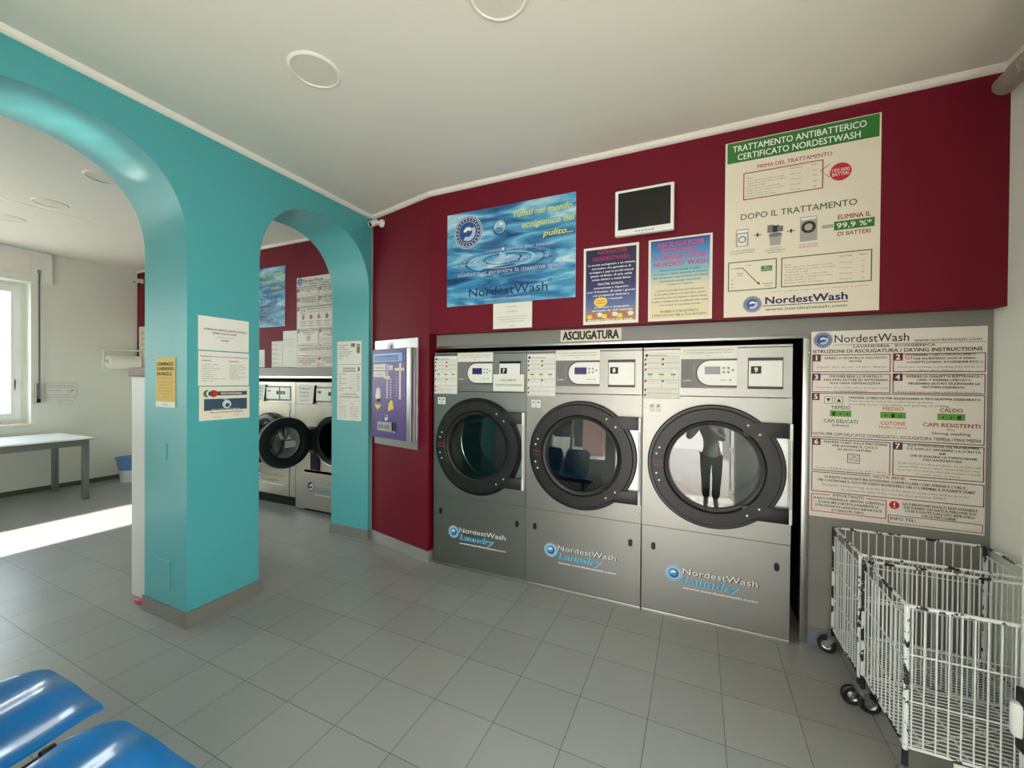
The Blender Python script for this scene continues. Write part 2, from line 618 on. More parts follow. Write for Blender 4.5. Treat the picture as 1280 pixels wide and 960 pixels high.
    def text(self, s, x, z, h, y, m, w=None, align='l', bold=0.0, shear=0.0, slope=0.0, res=2):
        """lettering of cap height h whose baseline starts at x, z"""
        vs, fs, tw = glyphs(s, bold, res)
        k = h / cap_height()
        kx = k if w is None else w / max(tw, 1e-6)
        W = tw * kx
        ox = {'l': 0, 'c': -W / 2, 'r': -W}[align]
        out = []
        for (a, b, q) in vs:
            px = a * kx + b * k * shear + ox
            out.append((x + px, y - 0.00004 * q, z + b * k + slope * px))
        return self.add(out, fs, m)
    def build(self, name, parent=None, loc=None, rz=0.0, kind=None, auto=False):
        me = bpy.data.meshes.new(name)
        me.from_pydata(self.v, [], self.f)
        for n in self.names:
            me.materials.append(MATS[n])
        me.polygons.foreach_set('material_index', self.mi)
        me.polygons.foreach_set('use_smooth', self.sm)
        me.update()
        if any(self.sm):
            me.set_sharp_from_angle(angle=math.radians(38))
        o = bpy.data.objects.new(name, me)
        COL.objects.link(o)
        if parent:
            o.parent = parent
        if loc is not None:
            o.location = loc
        if rz:
            o.rotation_euler = (0, 0, rz)
        if kind:
            o['kind'] = kind
        return o

def tag(o, label, cat, group=None):
    o['label'] = label
    o['category'] = cat
    if group:
        o['group'] = group
    return o
def thing(name, label, cat, loc=(0, 0, 0), rz=0.0, group=None):
    o = bpy.data.objects.new(name, None)
    o.empty_display_size = 0.1
    COL.objects.link(o)
    o.location = loc
    o.rotation_euler = (0, 0, rz)
    return tag(o, label, cat, group)
def S(mb, name):
    return mb.build(name, kind='structure')

# measured planes of the place (metres)
YR, YD, YG, XT, XB, XR = 2.6958, 2.7167, 2.7889, -2.7218, -3.182, 1.3416
ZC, ZL, YF = 2.98, 3.09, -0.35
XF, YL = -7.72, 3.26
ANG = math.radians(-13.5)

# ------------------------------------------------------------------ the shell
S(MB().box(-8.4, -0.55, -0.1, 1.8, 3.8, 0.0, 'floor_tiles'), 'floor')
S(MB().box(XT - 0.1, YF - 0.2, ZC, 1.8, 3.8, 3.3, 'ceiling_paint'), 'ceiling')
S(MB().box(-8.4, YF - 0.2, ZL, XB + 0.1, 3.8, 3.3, 'ceiling_paint'), 'ceiling_side_room')

def arch_wall():
    m = MB()
    T = 'teal_paint'
    H = 3.12
    arches = [(0.32, 1.3823), (1.8158, 2.8375)]
    solids = [(YF, 0.32), (1.3823, 1.8158), (2.8375, 3.7)]
    for a, b in solids:
        m.box(XB, a, 0, XT, b, H, T)
    N = 40
    for a, b in arches:
        c, hw, sp, rise, ex = (a + b) / 2, (b - a) / 2, 2.24, 0.548, 2.3
        pts = []
        for i in range(N + 1):
            t = PI * i / N
            cy, sz = math.cos(t), math.sin(t)
            pts.append((c - hw * math.copysign(abs(cy) ** (2 / ex), cy), sp + rise * abs(sz) ** (2 / ex)))
        pts[0] = (a, sp)
        pts[-1] = (b, sp)
        vs, fs = [], []
        for (y, z) in pts:
            vs += [(XT, y, z), (XT, y, H), (XB, y, z), (XB, y, H)]
        for i in range(N):
            p, q = 4 * i, 4 * (i + 1)
            fs += [(p, q, q + 1, p + 1), (p + 2, p + 3, q + 3, q + 2)]
        m.add(vs, fs, T)
        sv, sf = [], []
        for (y, z) in pts:
            sv += [(XT, y, z), (XB, y, z)]
        for i in range(N):
            sf.append((2 * i, 2 * i + 1, 2 * i + 3, 2 * i + 2))
        m.add(sv, sf, T, True)
    S(m, 'wall_left')
arch_wall()

m = MB()
m.plan([(-2.73, 2.883), (-1.9502, YR), (-1.9425, 3.7), (-2.73, 3.7)], 0, ZC, 'red_paint')
S(m, 'wall_corner')
S(MB().box(-1.9502, YR, 1.847, XR, 2.95, ZC, 'red_paint'), 'wall_back')
m = MB()
m.box(XR, 1.22, 0, 1.8, 3.8, ZC, 'white_paint')
m.box(XR, -0.30, 0, 1.8, 1.22, 0.12, 'white_paint')
m.box(XR, -0.30, 2.50, 1.8, 1.22, ZC, 'white_paint')
m.box(XR, YF - 0.2, 0, 1.8, -0.30, ZC, 'white_paint')
S(m, 'wall_right')
m = MB()
for (a, b, c, d) in ((-0.30, 0.12, -0.24, 2.50), (1.16, 0.12, 1.22, 2.50), (0.43, 0.18, 0.49, 2.44), (-0.24, 0.12, 1.16, 0.18), (-0.24, 2.44, 1.16, 2.50)):
    m.box(1.50, a, b, 1.56, c, d, 'white_metal')
o = S(m, 'window_4')
MB().box(1.527, -0.25, 0.17, 1.533, 1.17, 2.45, 'window_glass').build('pane', o)
# pilaster on the right wall whose edge closes the picture
S(MB().box(0.980, 1.25, 0, XR, 1.88, 2.98, 'white_paint'), 'wall_pilaster')
m = MB()
m.box(-1.94, 3.55, 0, XR, 3.6, 1.9, 'niche_black')
m.box(-1.94, 2.9, 1.846, XR, 3.6, 1.9, 'niche_black')
m.box(0.60, 2.85, 0, 0.62, 3.6, 1.85, 'niche_black')
S(m, 'wall_niche')
# grey panels round the dryers
m = MB()
m.box(-1.9425, YG, 1.75, XR, YG + 0.02, 1.847, 'grey_panel')
m.box(0.60, YG, 0, XR, YG + 0.02, 1.75, 'grey_panel')
S(m, 'wall_panel')
m = MB()
m.box(-1.9425, YG - 0.012, 1.732, 0.598, YG + 0.012, 1.752, 'alu', 0.003)
m.box(0.563, YG - 0.0125, 0.0, 0.600, YG + 0.012, 1.7315, 'alu', 0.003)
for i, x in enumerate([-1.6, -1.1, -0.6, -0.1, 0.35]):
    m.cyl((x, YG - 0.016, 1.742), (x, YG, 1.742), 0.005, 'zinc', 8)
for z in (0.15, 0.5, 0.8, 1.1, 1.4, 1.65):
    m.cyl((0.592, YG - 0.016, z), (0.592, YG, z), 0.005, 'zinc', 8)
S(m, 'trim_1')
S(MB().box(0.60, YG - 0.012, 0, XR, YG, 0.092, 'grey_skirt', 0.002), 'baseboard_back')

# ceiling mouldings
def moulding(pts, name):
    m = MB()
    for (a, b, nrm) in pts:
        a, b, nrm = Vector((*a, 0)), Vector((*b, 0)), Vector((*nrm, 0))
        prof = [(0.0, 0.0)] + [(0.030 * math.cos(t), -0.030 * math.sin(t)) for t in (0, PI / 8, PI / 4, 3 * PI / 8, PI / 2)]
        vs, fs = [], []
        for p in (a, b):
            for (d, z) in prof:
                vs.append(p + nrm * d + Vector((0, 0, ZC + z)))
        n = len(prof)
        fs = [(i, (i + 1) % n, n + (i + 1) % n, n + i) for i in range(n)] + [tuple(range(n)), tuple(range(2 * n - 1, n - 1, -1))]
        m.add(vs, fs, 'trim_white')
    S(m, name)
moulding([((XT, YF), (XT, 2.89), (1, 0))], 'trim_2')
moulding([((-2.7218, 2.881), (-1.9502, YR), (-0.2335, -0.9724)), ((-1.9502, YR), (XR, YR), (0, -1))], 'trim_3')
moulding([((XR, YR), (XR, YF), (-1, 0))], 'trim_4')
S(MB().box(-7.7, YL - 0.03, ZL - 0.035, XB, YL, ZL, 'trim_white', 0.008), 'trim_5')
S(MB().tube([(XT + 0.006, 2.872, 0.09), (XT + 0.006, 2.872, ZC - 0.03)], 0.007, 'pvc_grey', 8), 'trim_6')

# skirting
m = MB()
for (a, b) in ((YF, 0.32), (1.3823, 1.8158), (2.8375, 2.88)):
    m.box(XT, a - 0.008, 0, XT + 0.010, b + 0.008, 0.0918, 'tile_skirt')
    m.box(XB - 0.010, a - 0.008, 0, XB, b + 0.008, 0.0918, 'tile_skirt')
for y, s in ((0.32, 1), (1.3823, -1), (1.8158, 1), (2.8375, -1)):
    m.box(XB - 0.01, min(y, y + s * 0.010), 0, XT + 0.0095, max(y, y + s * 0.010), 0.0912, 'tile_skirt')
S(m, 'baseboard_left')
m = MB()
n = Vector((-0.2335, -0.9724, 0)) * 0.011
a, b = Vector((-2.7118, 2.8786, 0)), Vector((-1.9502, YR, 0))
m.plan([tuple((a + n)[:2]), tuple((b + n)[:2]), (b.x, b.y), (a.x, a.y)], 0, 0.0918, 'pale_skirt')
m.plan([tuple((b + n)[:2]), (-1.938, YR - 0.008), (-1.936, 2.80), (-1.9425, 2.80), (b.x, b.y)], 0, 0.0918, 'pale_skirt')
S(m, 'baseboard_corner')

# front wall towards the street: window, doorway, side room glazing
m = MB()
W = 'white_paint'
Y0, Y1 = YF - 0.2, YF
m.box(-8.4, Y0, 0, -6.03, Y1, 3.3, W)
m.box(-6.03, Y0, 2.55, -5.12, Y1, 3.3, W)
m.box(-5.12, Y0, 0, -2.2, Y1, 3.3, W)
m.box(-2.2, Y0, 0, -0.95, Y1, 0.55, W)
m.box(-2.2, Y0, 2.4, -0.95, Y1, 3.3, W)
m.box(-0.95, Y0, 0, -0.8, Y1, 3.3, W)
m.box(-0.8, Y0, 2.4, 0.58, Y1, 3.3, W)
m.box(0.58, Y0, 0, 1.8, Y1, 3.3, W)
S(m, 'wall_front')
def glazing(name, x0, x1, z0, z1, mull):
    f = MB()
    fw = 0.05
    y0, y1 = YF - 0.14, YF - 0.08
    f.box(x0, y0, z0, x0 + fw, y1, z1, 'white_metal')
    f.box(x1 - fw, y0, z0, x1, y1, z1, 'white_metal')
    f.box(x0 + fw, y0, z0, x1 - fw, y1, z0 + fw, 'white_metal')
    f.box(x0 + fw, y0, z1 - fw, x1 - fw, y1, z1, 'white_metal')
    for k in mull:
        f.box(k - fw / 2, y0 + 0.003, z0 + fw, k + fw / 2, y1 - 0.003, z1 - fw, 'white_metal')
    o = S(f, name)
    MB().box(x0 + 0.01, YF - 0.113, z0 + 0.01, x1 - 0.01, YF - 0.107, z1 - 0.01, 'window_glass').build('pane', o)
glazing('window_2', -2.2, -0.95, 0.57, 2.4, [-1.72])
glazing('window_3', -6.03, -5.12, 0.0, 2.55, [])
S(MB().box(-2.22, YF - 0.22, 0.55, -0.93, YF + 0.04, 0.575, 'step_stone', 0.004), 'trim_7')
# open street door leaf
m = MB()
for (a, b, c, d) in ((-1.42, 0.02, -1.36, 2.35), (-0.62, 0.02, -0.56, 2.35), (-1.36, 0.02, -0.62, 0.12), (-1.36, 2.27, -0.62, 2.35), (-1.36, 0.95, -0.62, 1.02)):
    m.box(0.585, a, b, 0.625, c, d, 'white_metal')
o = S(m, 'door_1')
MB().box(0.602, -1.40, 0.05, 0.608, -0.58, 2.3, 'window_glass').build('pane', o)

# side room walls
m = MB()
m.box(-8.0, YF, 0, XF, 0.02, ZL, W)
m.box(-8.0, 2.18, 0, XF, 3.8, ZL, W)
m.box(-8.0, 0.02, 0, XF, 2.18, 0.88, W)
m.box(-8.0, 0.02, 2.68, XF, 2.18, ZL, W)
S(m, 'wall_far')
m = MB()
m.box(-8.0, YL, 1.615, XB, 3.8, ZL, 'red_paint')
m.box(-8.0, YL + 0.02, 0, -5.75, 3.8, 1.615, 'white_paint')
m.box(-5.75, 3.7, 0, XB, 3.8, 1.615, 'niche_black')
m.box(-5.76, YL + 0.02, 0, -5.74, 3.75, 1.615, 'niche_black')
S(m, 'wall_side_room_back')
m = MB()
m.box(-5.75, 3.215, 1.515, XB, 3.24, 1.61, 'grey_panel')
m.box(-5.75, 3.205, 1.487, XB, 3.24, 1.515, 'alu', 0.003)
S(m, 'trim_8')
m = MB()
m.box(XF, YF, 0, XF + 0.012, YL + 0.02, 0.06, 'dark_skirt')
m.box(XF, YL + 0.006, 0, -5.75, YL + 0.02, 0.09, 'dark_skirt')
S(m, 'baseboard_far')

def far_window():
    x0, x1 = -7.95, -7.89
    f = MB()
    def fr(y0, z0, y1, z1, w, a, b, mt='white_metal'):
        f.box(a, y0, z0, b, y0 + w, z1, mt)
        f.box(a, y1 - w, z0, b, y1, z1, mt)
        f.box(a, y0 + w, z0, b, y1 - w, z0 + w, mt)
        f.box(a, y0 + w, z1 - w, b, y1 - w, z1, mt)
    fr(0.02, 0.885, 2.18, 2.68, 0.06, x0, x1)
    for k in range(3):
        fr(0.07 + 0.6867 * k, 0.94, 0.07 + 0.6867 * (k + 1), 2.63, 0.08, x0 + 0.02, x1 + 0.03)
    o = S(f, 'window_1')
    MB().box(-7.925, 0.10, 0.96, -7.919, 2.10, 2.60, 'window_glass').build('pane', o)
    MB().box(-7.95, 0.0, 0.86, -7.68, 2.20, 0.885, 'step_stone', 0.004).build('window_sill', o)
    MB().box(-7.885, 2.075, 1.32, -7.86, 2.095, 1.45, 'white_metal', 0.004).build('handle', o)
far_window()

# outside: pavement, kerb, opposite buildings, an added canopy shading the shop front
S(MB().box(-14, -30, -0.14, 14, -0.55, -0.02, 'paving').box(-20, -0.55, -0.14, -8.4, 12, -0.02, 'paving').box(1.8, -0.55, -0.14, 14, 12, -0.02, 'paving'), 'ground')
S(MB().box(-0.95, -0.95, -0.02, 0.75, -0.55, 0.0, 'step_stone'), 'trim_9')
m = MB()  # unseen slab added to block the sun, shorter over the doorway to let some in
m.box(-2.7, -3.95, 2.75, -0.86, -0.55, 2.95, 'facade_plaster')
m.box(-0.86, -3.55, 2.75, 1.7, -0.55, 2.95, 'facade_plaster')
S(m, 'sun_block_canopy')
m = MB()
m.box(-14, -16, -0.02, -2.6, -15.5, 7.0, 'facade_plaster')
m.box(1.5, -16, -0.02, 14, -15.5, 7.0, 'facade_plaster')
m.box(-9, -15.52, 0, -4, -15.45, 3.2, 'dark_shutter')
m.box(-9, -15.56, 3.2, -4, -15.4, 3.6, 'white_paint')
m.box(3, -15.52, 1.0, 5, -15.45, 2.6, 'dark_shutter')
S(m, 'wall_opposite')
S(MB().box(-3.4, -9.0, -0.02, -2.3, -8.2, 3.4, 'brick'), 'pillar_street')
S(MB().box(-14, -7.2, -0.02, -3.6, -6.9, 0.9, 'facade_plaster'), 'wall_street')
S(MB().box(-6.2, -3.0, -0.02, -4.95, -2.8, 0.02, 'step_stone'), 'trim_10')

# ------------------------------------------------------------------ sheets and signs
class Sheet:
    """A flat sign of w x h metres; x runs right and y down from its upper left corner."""
    def __init__(self, w, h, paper, t=0.004, edge=None):
        self.w, self.h, self.t = w, h, t
        self.mb = MB()
        self.mb.box(-w / 2, -t, -h / 2, w / 2, -0.001, h / 2, edge or paper)
        if edge and edge != paper:
            self.mb.quad(-w / 2, -h / 2, w / 2, h / 2, -t - 0.0004, paper)
        self.k = 1
    def Y(self, layer):
        return -self.t - 0.0005 * (1 + layer)
    def X(self, x):
        return x - self.w / 2
    def Z(self, y):
        return self.h / 2 - y
    def rect(self, x0, y0, x1, y1, m, layer=0):
        self.mb.quad(self.X(x0), self.Z(y1), self.X(x1), self.Z(y0), self.Y(layer), m)
    def poly(self, pts, m, layer=0):
        self.mb.add([(self.X(x), self.Y(layer), self.Z(y)) for x, y in pts], [tuple(range(len(pts)))[::-1]], m)
    def frame(self, x0, y0, x1, y1, t, m, layer=0):
        self.rect(x0, y0, x1, y0 + t, m, layer)
        self.rect(x0, y1 - t, x1, y1, m, layer)
        self.rect(x0, y0 + t, x0 + t, y1 - t, m, layer)
        self.rect(x1 - t, y0 + t, x1, y1 - t, m, layer)
    def disc(self, x, y, r, m, layer=0, ry=None):
        self.mb.disc(self.X(x), self.Z(y), r, self.Y(layer), m, rz=ry)
    def ring(self, x, y, r0, r1, m, layer=0, a0=0.0, a1=2 * PI, k=1.0):
        self.mb.ring(self.X(x), self.Z(y), r0, r1, self.Y(layer), m, a0=a0, a1=a1, k0=k)
    def text(self, s, x, y, h, m, w=None, a='l', layer=2, bold=0.0, shear=0.0, slope=0.0):
        """y is the middle of the capitals"""
        self.mb.text(s, self.X(x), self.Z(y) - h / 2, h, self.Y(layer), m, w, a, bold, shear, slope, res=2 if h > 0.014 else 1)
    def lines(self, rows, x0, x1, y0, pitch, h, m, layer=2, centre=True, bold=0.0):
        """small print: rows of words, each squeezed to its share of the width"""
        mx = max(len(r) for r in rows)
        for i, r in enumerate(rows):
            if not r:
                continue
            w = (x1 - x0) * len(r) / mx
            x = (x0 + x1) / 2 if centre else x0
            self.text(r, x, y0 + i * pitch, h, m, w, 'c' if centre else 'l', layer, bold)
    def logo(self, x, y, r, layer=1, dark='logo_dark'):
        self.disc(x, y, r, dark, layer)
        self.ring(x, y, r * 0.90, r * 0.96, 'logo_pale', layer + 1)
        self.ring(x, y, r * 0.66, r * 0.70, 'logo_pale', layer + 1)
        self.disc(x, y, r * 0.62, 'logo_blue', layer + 1)
        self.ring(x, y, r * 0.30, r * 0.56, 'logo_pale', layer + 2, a0=-2.2, a1=0.6)
        self.ring(x, y, r * 0.12, r * 0.34, 'ink_white', layer + 3, a0=0.4, a1=3.0)
        for k in range(22):
            a = 2 * PI * k / 22
            self.mb.quad(self.X(x) + r * 0.8 * math.cos(a) - r * 0.05, self.Z(y) + r * 0.8 * math.sin(a) - r * 0.05,
                         self.X(x) + r * 0.8 * math.cos(a) + r * 0.05, self.Z(y) + r * 0.8 * math.sin(a) + r * 0.05, self.Y(layer + 2), 'logo_pale')
    def place(self, name, loc, rz, label, cat, group=None):
        o = self.mb.build(name, None, loc, rz)
        return tag(o, label, cat, group)
def on_back(x0, z1, w, h, y=YR):
    return (x0 + w / 2, y, z1 - h / 2)
def on_left(y0, z1, w, h, x=XT):
    return (x, y0 + w / 2, z1 - h / 2)

def water_poster(loc, rz, label):
    s = Sheet(1.033, 0.716, 'water_print', 0.006, 'paper')
    # splash crown, rings and drop
    for (cx, cy, rx, ry, t, m, l) in ((0.50, 0.415, 0.40, 0.125, 0.030, 'water_mid', 0), (0.49, 0.40, 0.33, 0.090, 0.020, 'water_dark', 1), (0.49, 0.395, 0.25, 0.065, 0.022, 'water_light', 2), (0.48, 0.39, 0.16, 0.042, 0.018, 'water_dark', 3)):
        n = 48
        vs = []
        for k in range(n):
            a = 2 * PI * k / n
            for q in (1 - t / rx, 1.0):
                vs.append((s.X(cx + rx * q * math.cos(a)), s.Y(l), s.Z(cy + ry * q * math.sin(a) * (1.0 if math.sin(a) > 0 else 0.8))))
        s.mb.add(vs, [(2 * k, 2 * ((k + 1) % n), 2 * ((k + 1) % n) + 1, 2 * k + 1) for k in range(n)], m)
    s.disc(0.50, 0.47, 0.22, 'water_dark', 0, 0.028)
    s.disc(0.48, 0.37, 0.024, 'water_light', 4, 0.05)
    s.disc(0.484, 0.325, 0.022, 'water_mid', 5, 0.024)
    s.disc(0.487, 0.320, 0.010, 'ink_white', 6, 0.010)
    s.disc(0.455, 0.16, 0.056, 'water_dark', 4, 0.058)
    s.disc(0.457, 0.155, 0.049, 'water_light', 5, 0.048)
    s.disc(0.452, 0.178, 0.036, 'water_mid', 6, 0.022)
    s.disc(0.470, 0.135, 0.014, 'ink_white', 7, 0.010)
    s.disc(0.188, 0.157, 0.126, 'logo_pale', 2)
    s.logo(0.188, 0.157, 0.119, 3)
    s.text('Tuffati nel mondo', 0.555, 0.082, 0.042, 'ink_yellow', 0.45, bold=0.012, shear=0.22, layer=5)
    s.text('ecoigienico del', 0.632, 0.168, 0.042, 'ink_yellow', 0.385, bold=0.012, shear=0.22, layer=5)
    s.text('pulito...', 0.80, 0.25, 0.042, 'ink_yellow', 0.215, bold=0.012, shear=0.22, layer=5)
    s.text('i nostri servizi per tessuti', 0.35, 0.322, 0.024, 'ink_lilac', 0.53, bold=0.008, layer=5)
    s.text('prodotti ecologici garantiti', 0.12, 0.404, 0.026, 'ink_lilac', 0.72, bold=0.008, layer=5)
    s.text('studiati per garantire la massima igiene', 0.10, 0.478, 0.030, 'ink_lilac', 0.86, bold=0.010, layer=5)
    s.text('NordestWash', 0.20, 0.622, 0.066, 'ink_navy', 0.635, bold=0.004, layer=5)
    s.ring(0.853, 0.585, 0.011, 0.014, 'ink_navy', 5)
    s.text('R', 0.847, 0.585, 0.013, 'ink_navy', layer=5)
    s.text('www.nordestwash.com', 0.33, 0.682, 0.020, 'ink_lilac', 0.38, bold=0.015, layer=5)
    return s.place('water_poster', loc, rz, label, 'poster')
water_poster(on_back(-1.778, 2.768, 1.033, 0.716), 0, 'large blue water drop poster above the dryer numbered 7 on the main red wall')
water_poster(on_back(-5.452, 2.83, 1.033, 0.735, YL), 0, 'blue water poster seen through the arch, on the red wall above the washing machines')

# small notice under the water poster
s = Sheet(0.31, 0.188, 'paper')
s.text('AVVISO', 0.155, 0.03, 0.008, 'ink_red', 0.08, 'c')
s.text('SI AVVERTE', 0.155, 0.066, 0.009, 'ink_grey', 0.09, 'c')
s.lines(['che presso la lavanderia e attivo un servizio', 'di videosorveglianza 24 ore su 24 per la', 'sicurezza della gentile clientela', '', 'GRAZIE'], 0.03, 0.28, 0.102, 0.017, 0.008, 'ink_grey')
s.place('paper_notice', on_back(-1.371, 2.049, 0.31, 0.188), 0, 'small white notice hanging right below the big water poster', 'notice')

# monitor on the red wall
def monitor():
    t = thing('wall_monitor', 'small flat monitor with white frame and black screen on the red wall', 'monitor', (-0.297, YR, 2.404))
    w, h, b = 0.352, 0.288, 0.020
    m = MB()
    y0, y1 = -0.062, -0.028
    m.box(-w / 2, y0, 0, w / 2, y1, h, 'white_metal', 0.006)
    m.build('housing', t)
    m = MB()
    m.quad(-w / 2 + b, 0.036, w / 2 - b, h - 0.018, y0 - 0.001, 'screen_black')
    m.build('screen', t)['label'] = 'black switched-off screen'
    m = MB()
    for k in range(6):
        MB().box(-0.05 + k * 0.020, y0 - 0.003, 0.014, -0.040 + k * 0.020, y0, 0.019, 'ink_grey' if k < 5 else 'ink').build('button', t)
    MB().box(-0.05, -0.03, 0.09, 0.05, 0, 0.19, 'black', 0.004).build('wall_bracket', t)
monitor()

# two upright posters under the monitor
s = Sheet(0.358, 0.513, 'paper', 0.005)
s2 = MB().quad(-0.163, -0.236, 0.163, 0.240, -0.0056, 'night_print')
o = s
s.text('ASCIUGATORI', 0.187, 0.036, 0.027, 'ink_magenta', 0.19, 'c', bold=0.02)
s.text('NORDESTWASH', 0.180, 0.080, 0.027, 'ink_magenta', 0.235, 'c', bold=0.02)
s.lines(['La nostra asciugatura e un sistema', 'innovativo che garantisce di', 'asciugare i capi in pochi minuti', 'grazie al flusso di aria calda', 'senza stirare e senza fatica'], 0.030, 0.335, 0.118, 0.0245, 0.012, 'ink_white', bold=0.02)
s.lines(['INOLTRE: QUALITA,', 'convenienza e risparmio', 'per il bucato di tutti i giorni', 'con programmi dedicati a', 'tutti i tessuti'], 0.030, 0.335, 0.248, 0.0245, 0.012, 'ink_white', bold=0.02)
s.lines(['piumoni e trapunte', 'asciutti in 20 minuti'], 0.06, 0.32, 0.400, 0.022, 0.012, 'ink_white', bold=0.02)
pts = []
for k in range(32):
    a = 2 * PI * k / 32
    r = 1.0 if k % 2 else 0.78
    pts.append((0.116 + 0.050 * r * math.cos(a), 0.366 + 0.036 * r * math.sin(a)))
s.poly(pts, 'badge_yellow', 3)
s.text('SOLO', 0.116, 0.357, 0.011, 'badge_red', 0.05, 'c', layer=5, bold=0.02)
s.text('4 MINUTI', 0.116, 0.374, 0.010, 'badge_red', 0.06, 'c', layer=5, bold=0.02)
for k in range(9):
    s.disc(0.045 + k * 0.033, 0.462 - 0.006 * (k % 3), 0.020, ('badge_yellow', 'ink_orange', 'paper_cream')[k % 3], 2, 0.015)
s.text('PROVALO NELLA TUA CASA', 0.179, 0.487, 0.013, 'ink_white', 0.29, 'c', layer=4, bold=0.03)
o = s.place('dark_poster', on_back(-0.688, 2.370, 0.358, 0.513), 0, 'narrow dark blue dryer poster with yellow burst left below the monitor', 'poster')
s2.build('printed_sheet', o)['label'] = 'dark blue printed sheet'

s = Sheet(0.363, 0.512, 'paper', 0.005)
s2 = MB().quad(-0.168, -0.243, 0.168, 0.246, -0.0056, 'beach_print')
s.text('ASCIUGATORI', 0.180, 0.040, 0.027, 'ink_pink', 0.265, 'c', bold=0.03)
s.text('ECOLOGICI', 0.180, 0.080, 0.027, 'ink_pink', 0.20, 'c', bold=0.03)
s.text('A CAMERA CHIUSA', 0.182, 0.121, 0.025, 'ink_pink', 0.30, 'c', bold=0.03)
s.text('NORDEST WASH', 0.187, 0.162, 0.027, 'ink_pink', 0.31, 'c', bold=0.03)
s.lines(['Grazie al nuovo sistema ecologico', 'di recupero e riciclo, permette di ottenere', 'dalla tua lavatrice capi morbidi e profumati', 'risparmiando energia, rispettando', 'i colori e i tessuti'], 0.026, 0.340, 0.198, 0.0225, 0.011, 'ink_navy', bold=0.01)
s.lines(['I sistemi di tutti gli essiccatoi immettono', 'in aria parte delle tracce delle fibre; questo', 'non avviene nei nostri impianti a camera chiusa,', 'la salute e salvaguardata, accogliendo nello spazio', 'solo il calore di una stanza asciutta'], 0.022, 0.345, 0.324, 0.0225, 0.010, 'ink_navy', bold=0.01)
s.text('MORBIDO E PROFUMATO', 0.182, 0.455, 0.014, 'ink_green', 0.22, 'c', bold=0.01)
s.text('L\'ESSICCATOIO PER IL TUO BUCATO', 0.180, 0.478, 0.014, 'ink_green', 0.31, 'c', bold=0.01)
o = s.place('beach_poster', on_back(-0.271, 2.370, 0.363, 0.512), 0, 'blue to sand coloured dryer poster with pink heading right below the monitor', 'poster')
s2.build('printed_sheet', o)['label'] = 'sheet printed blue above and sand below'

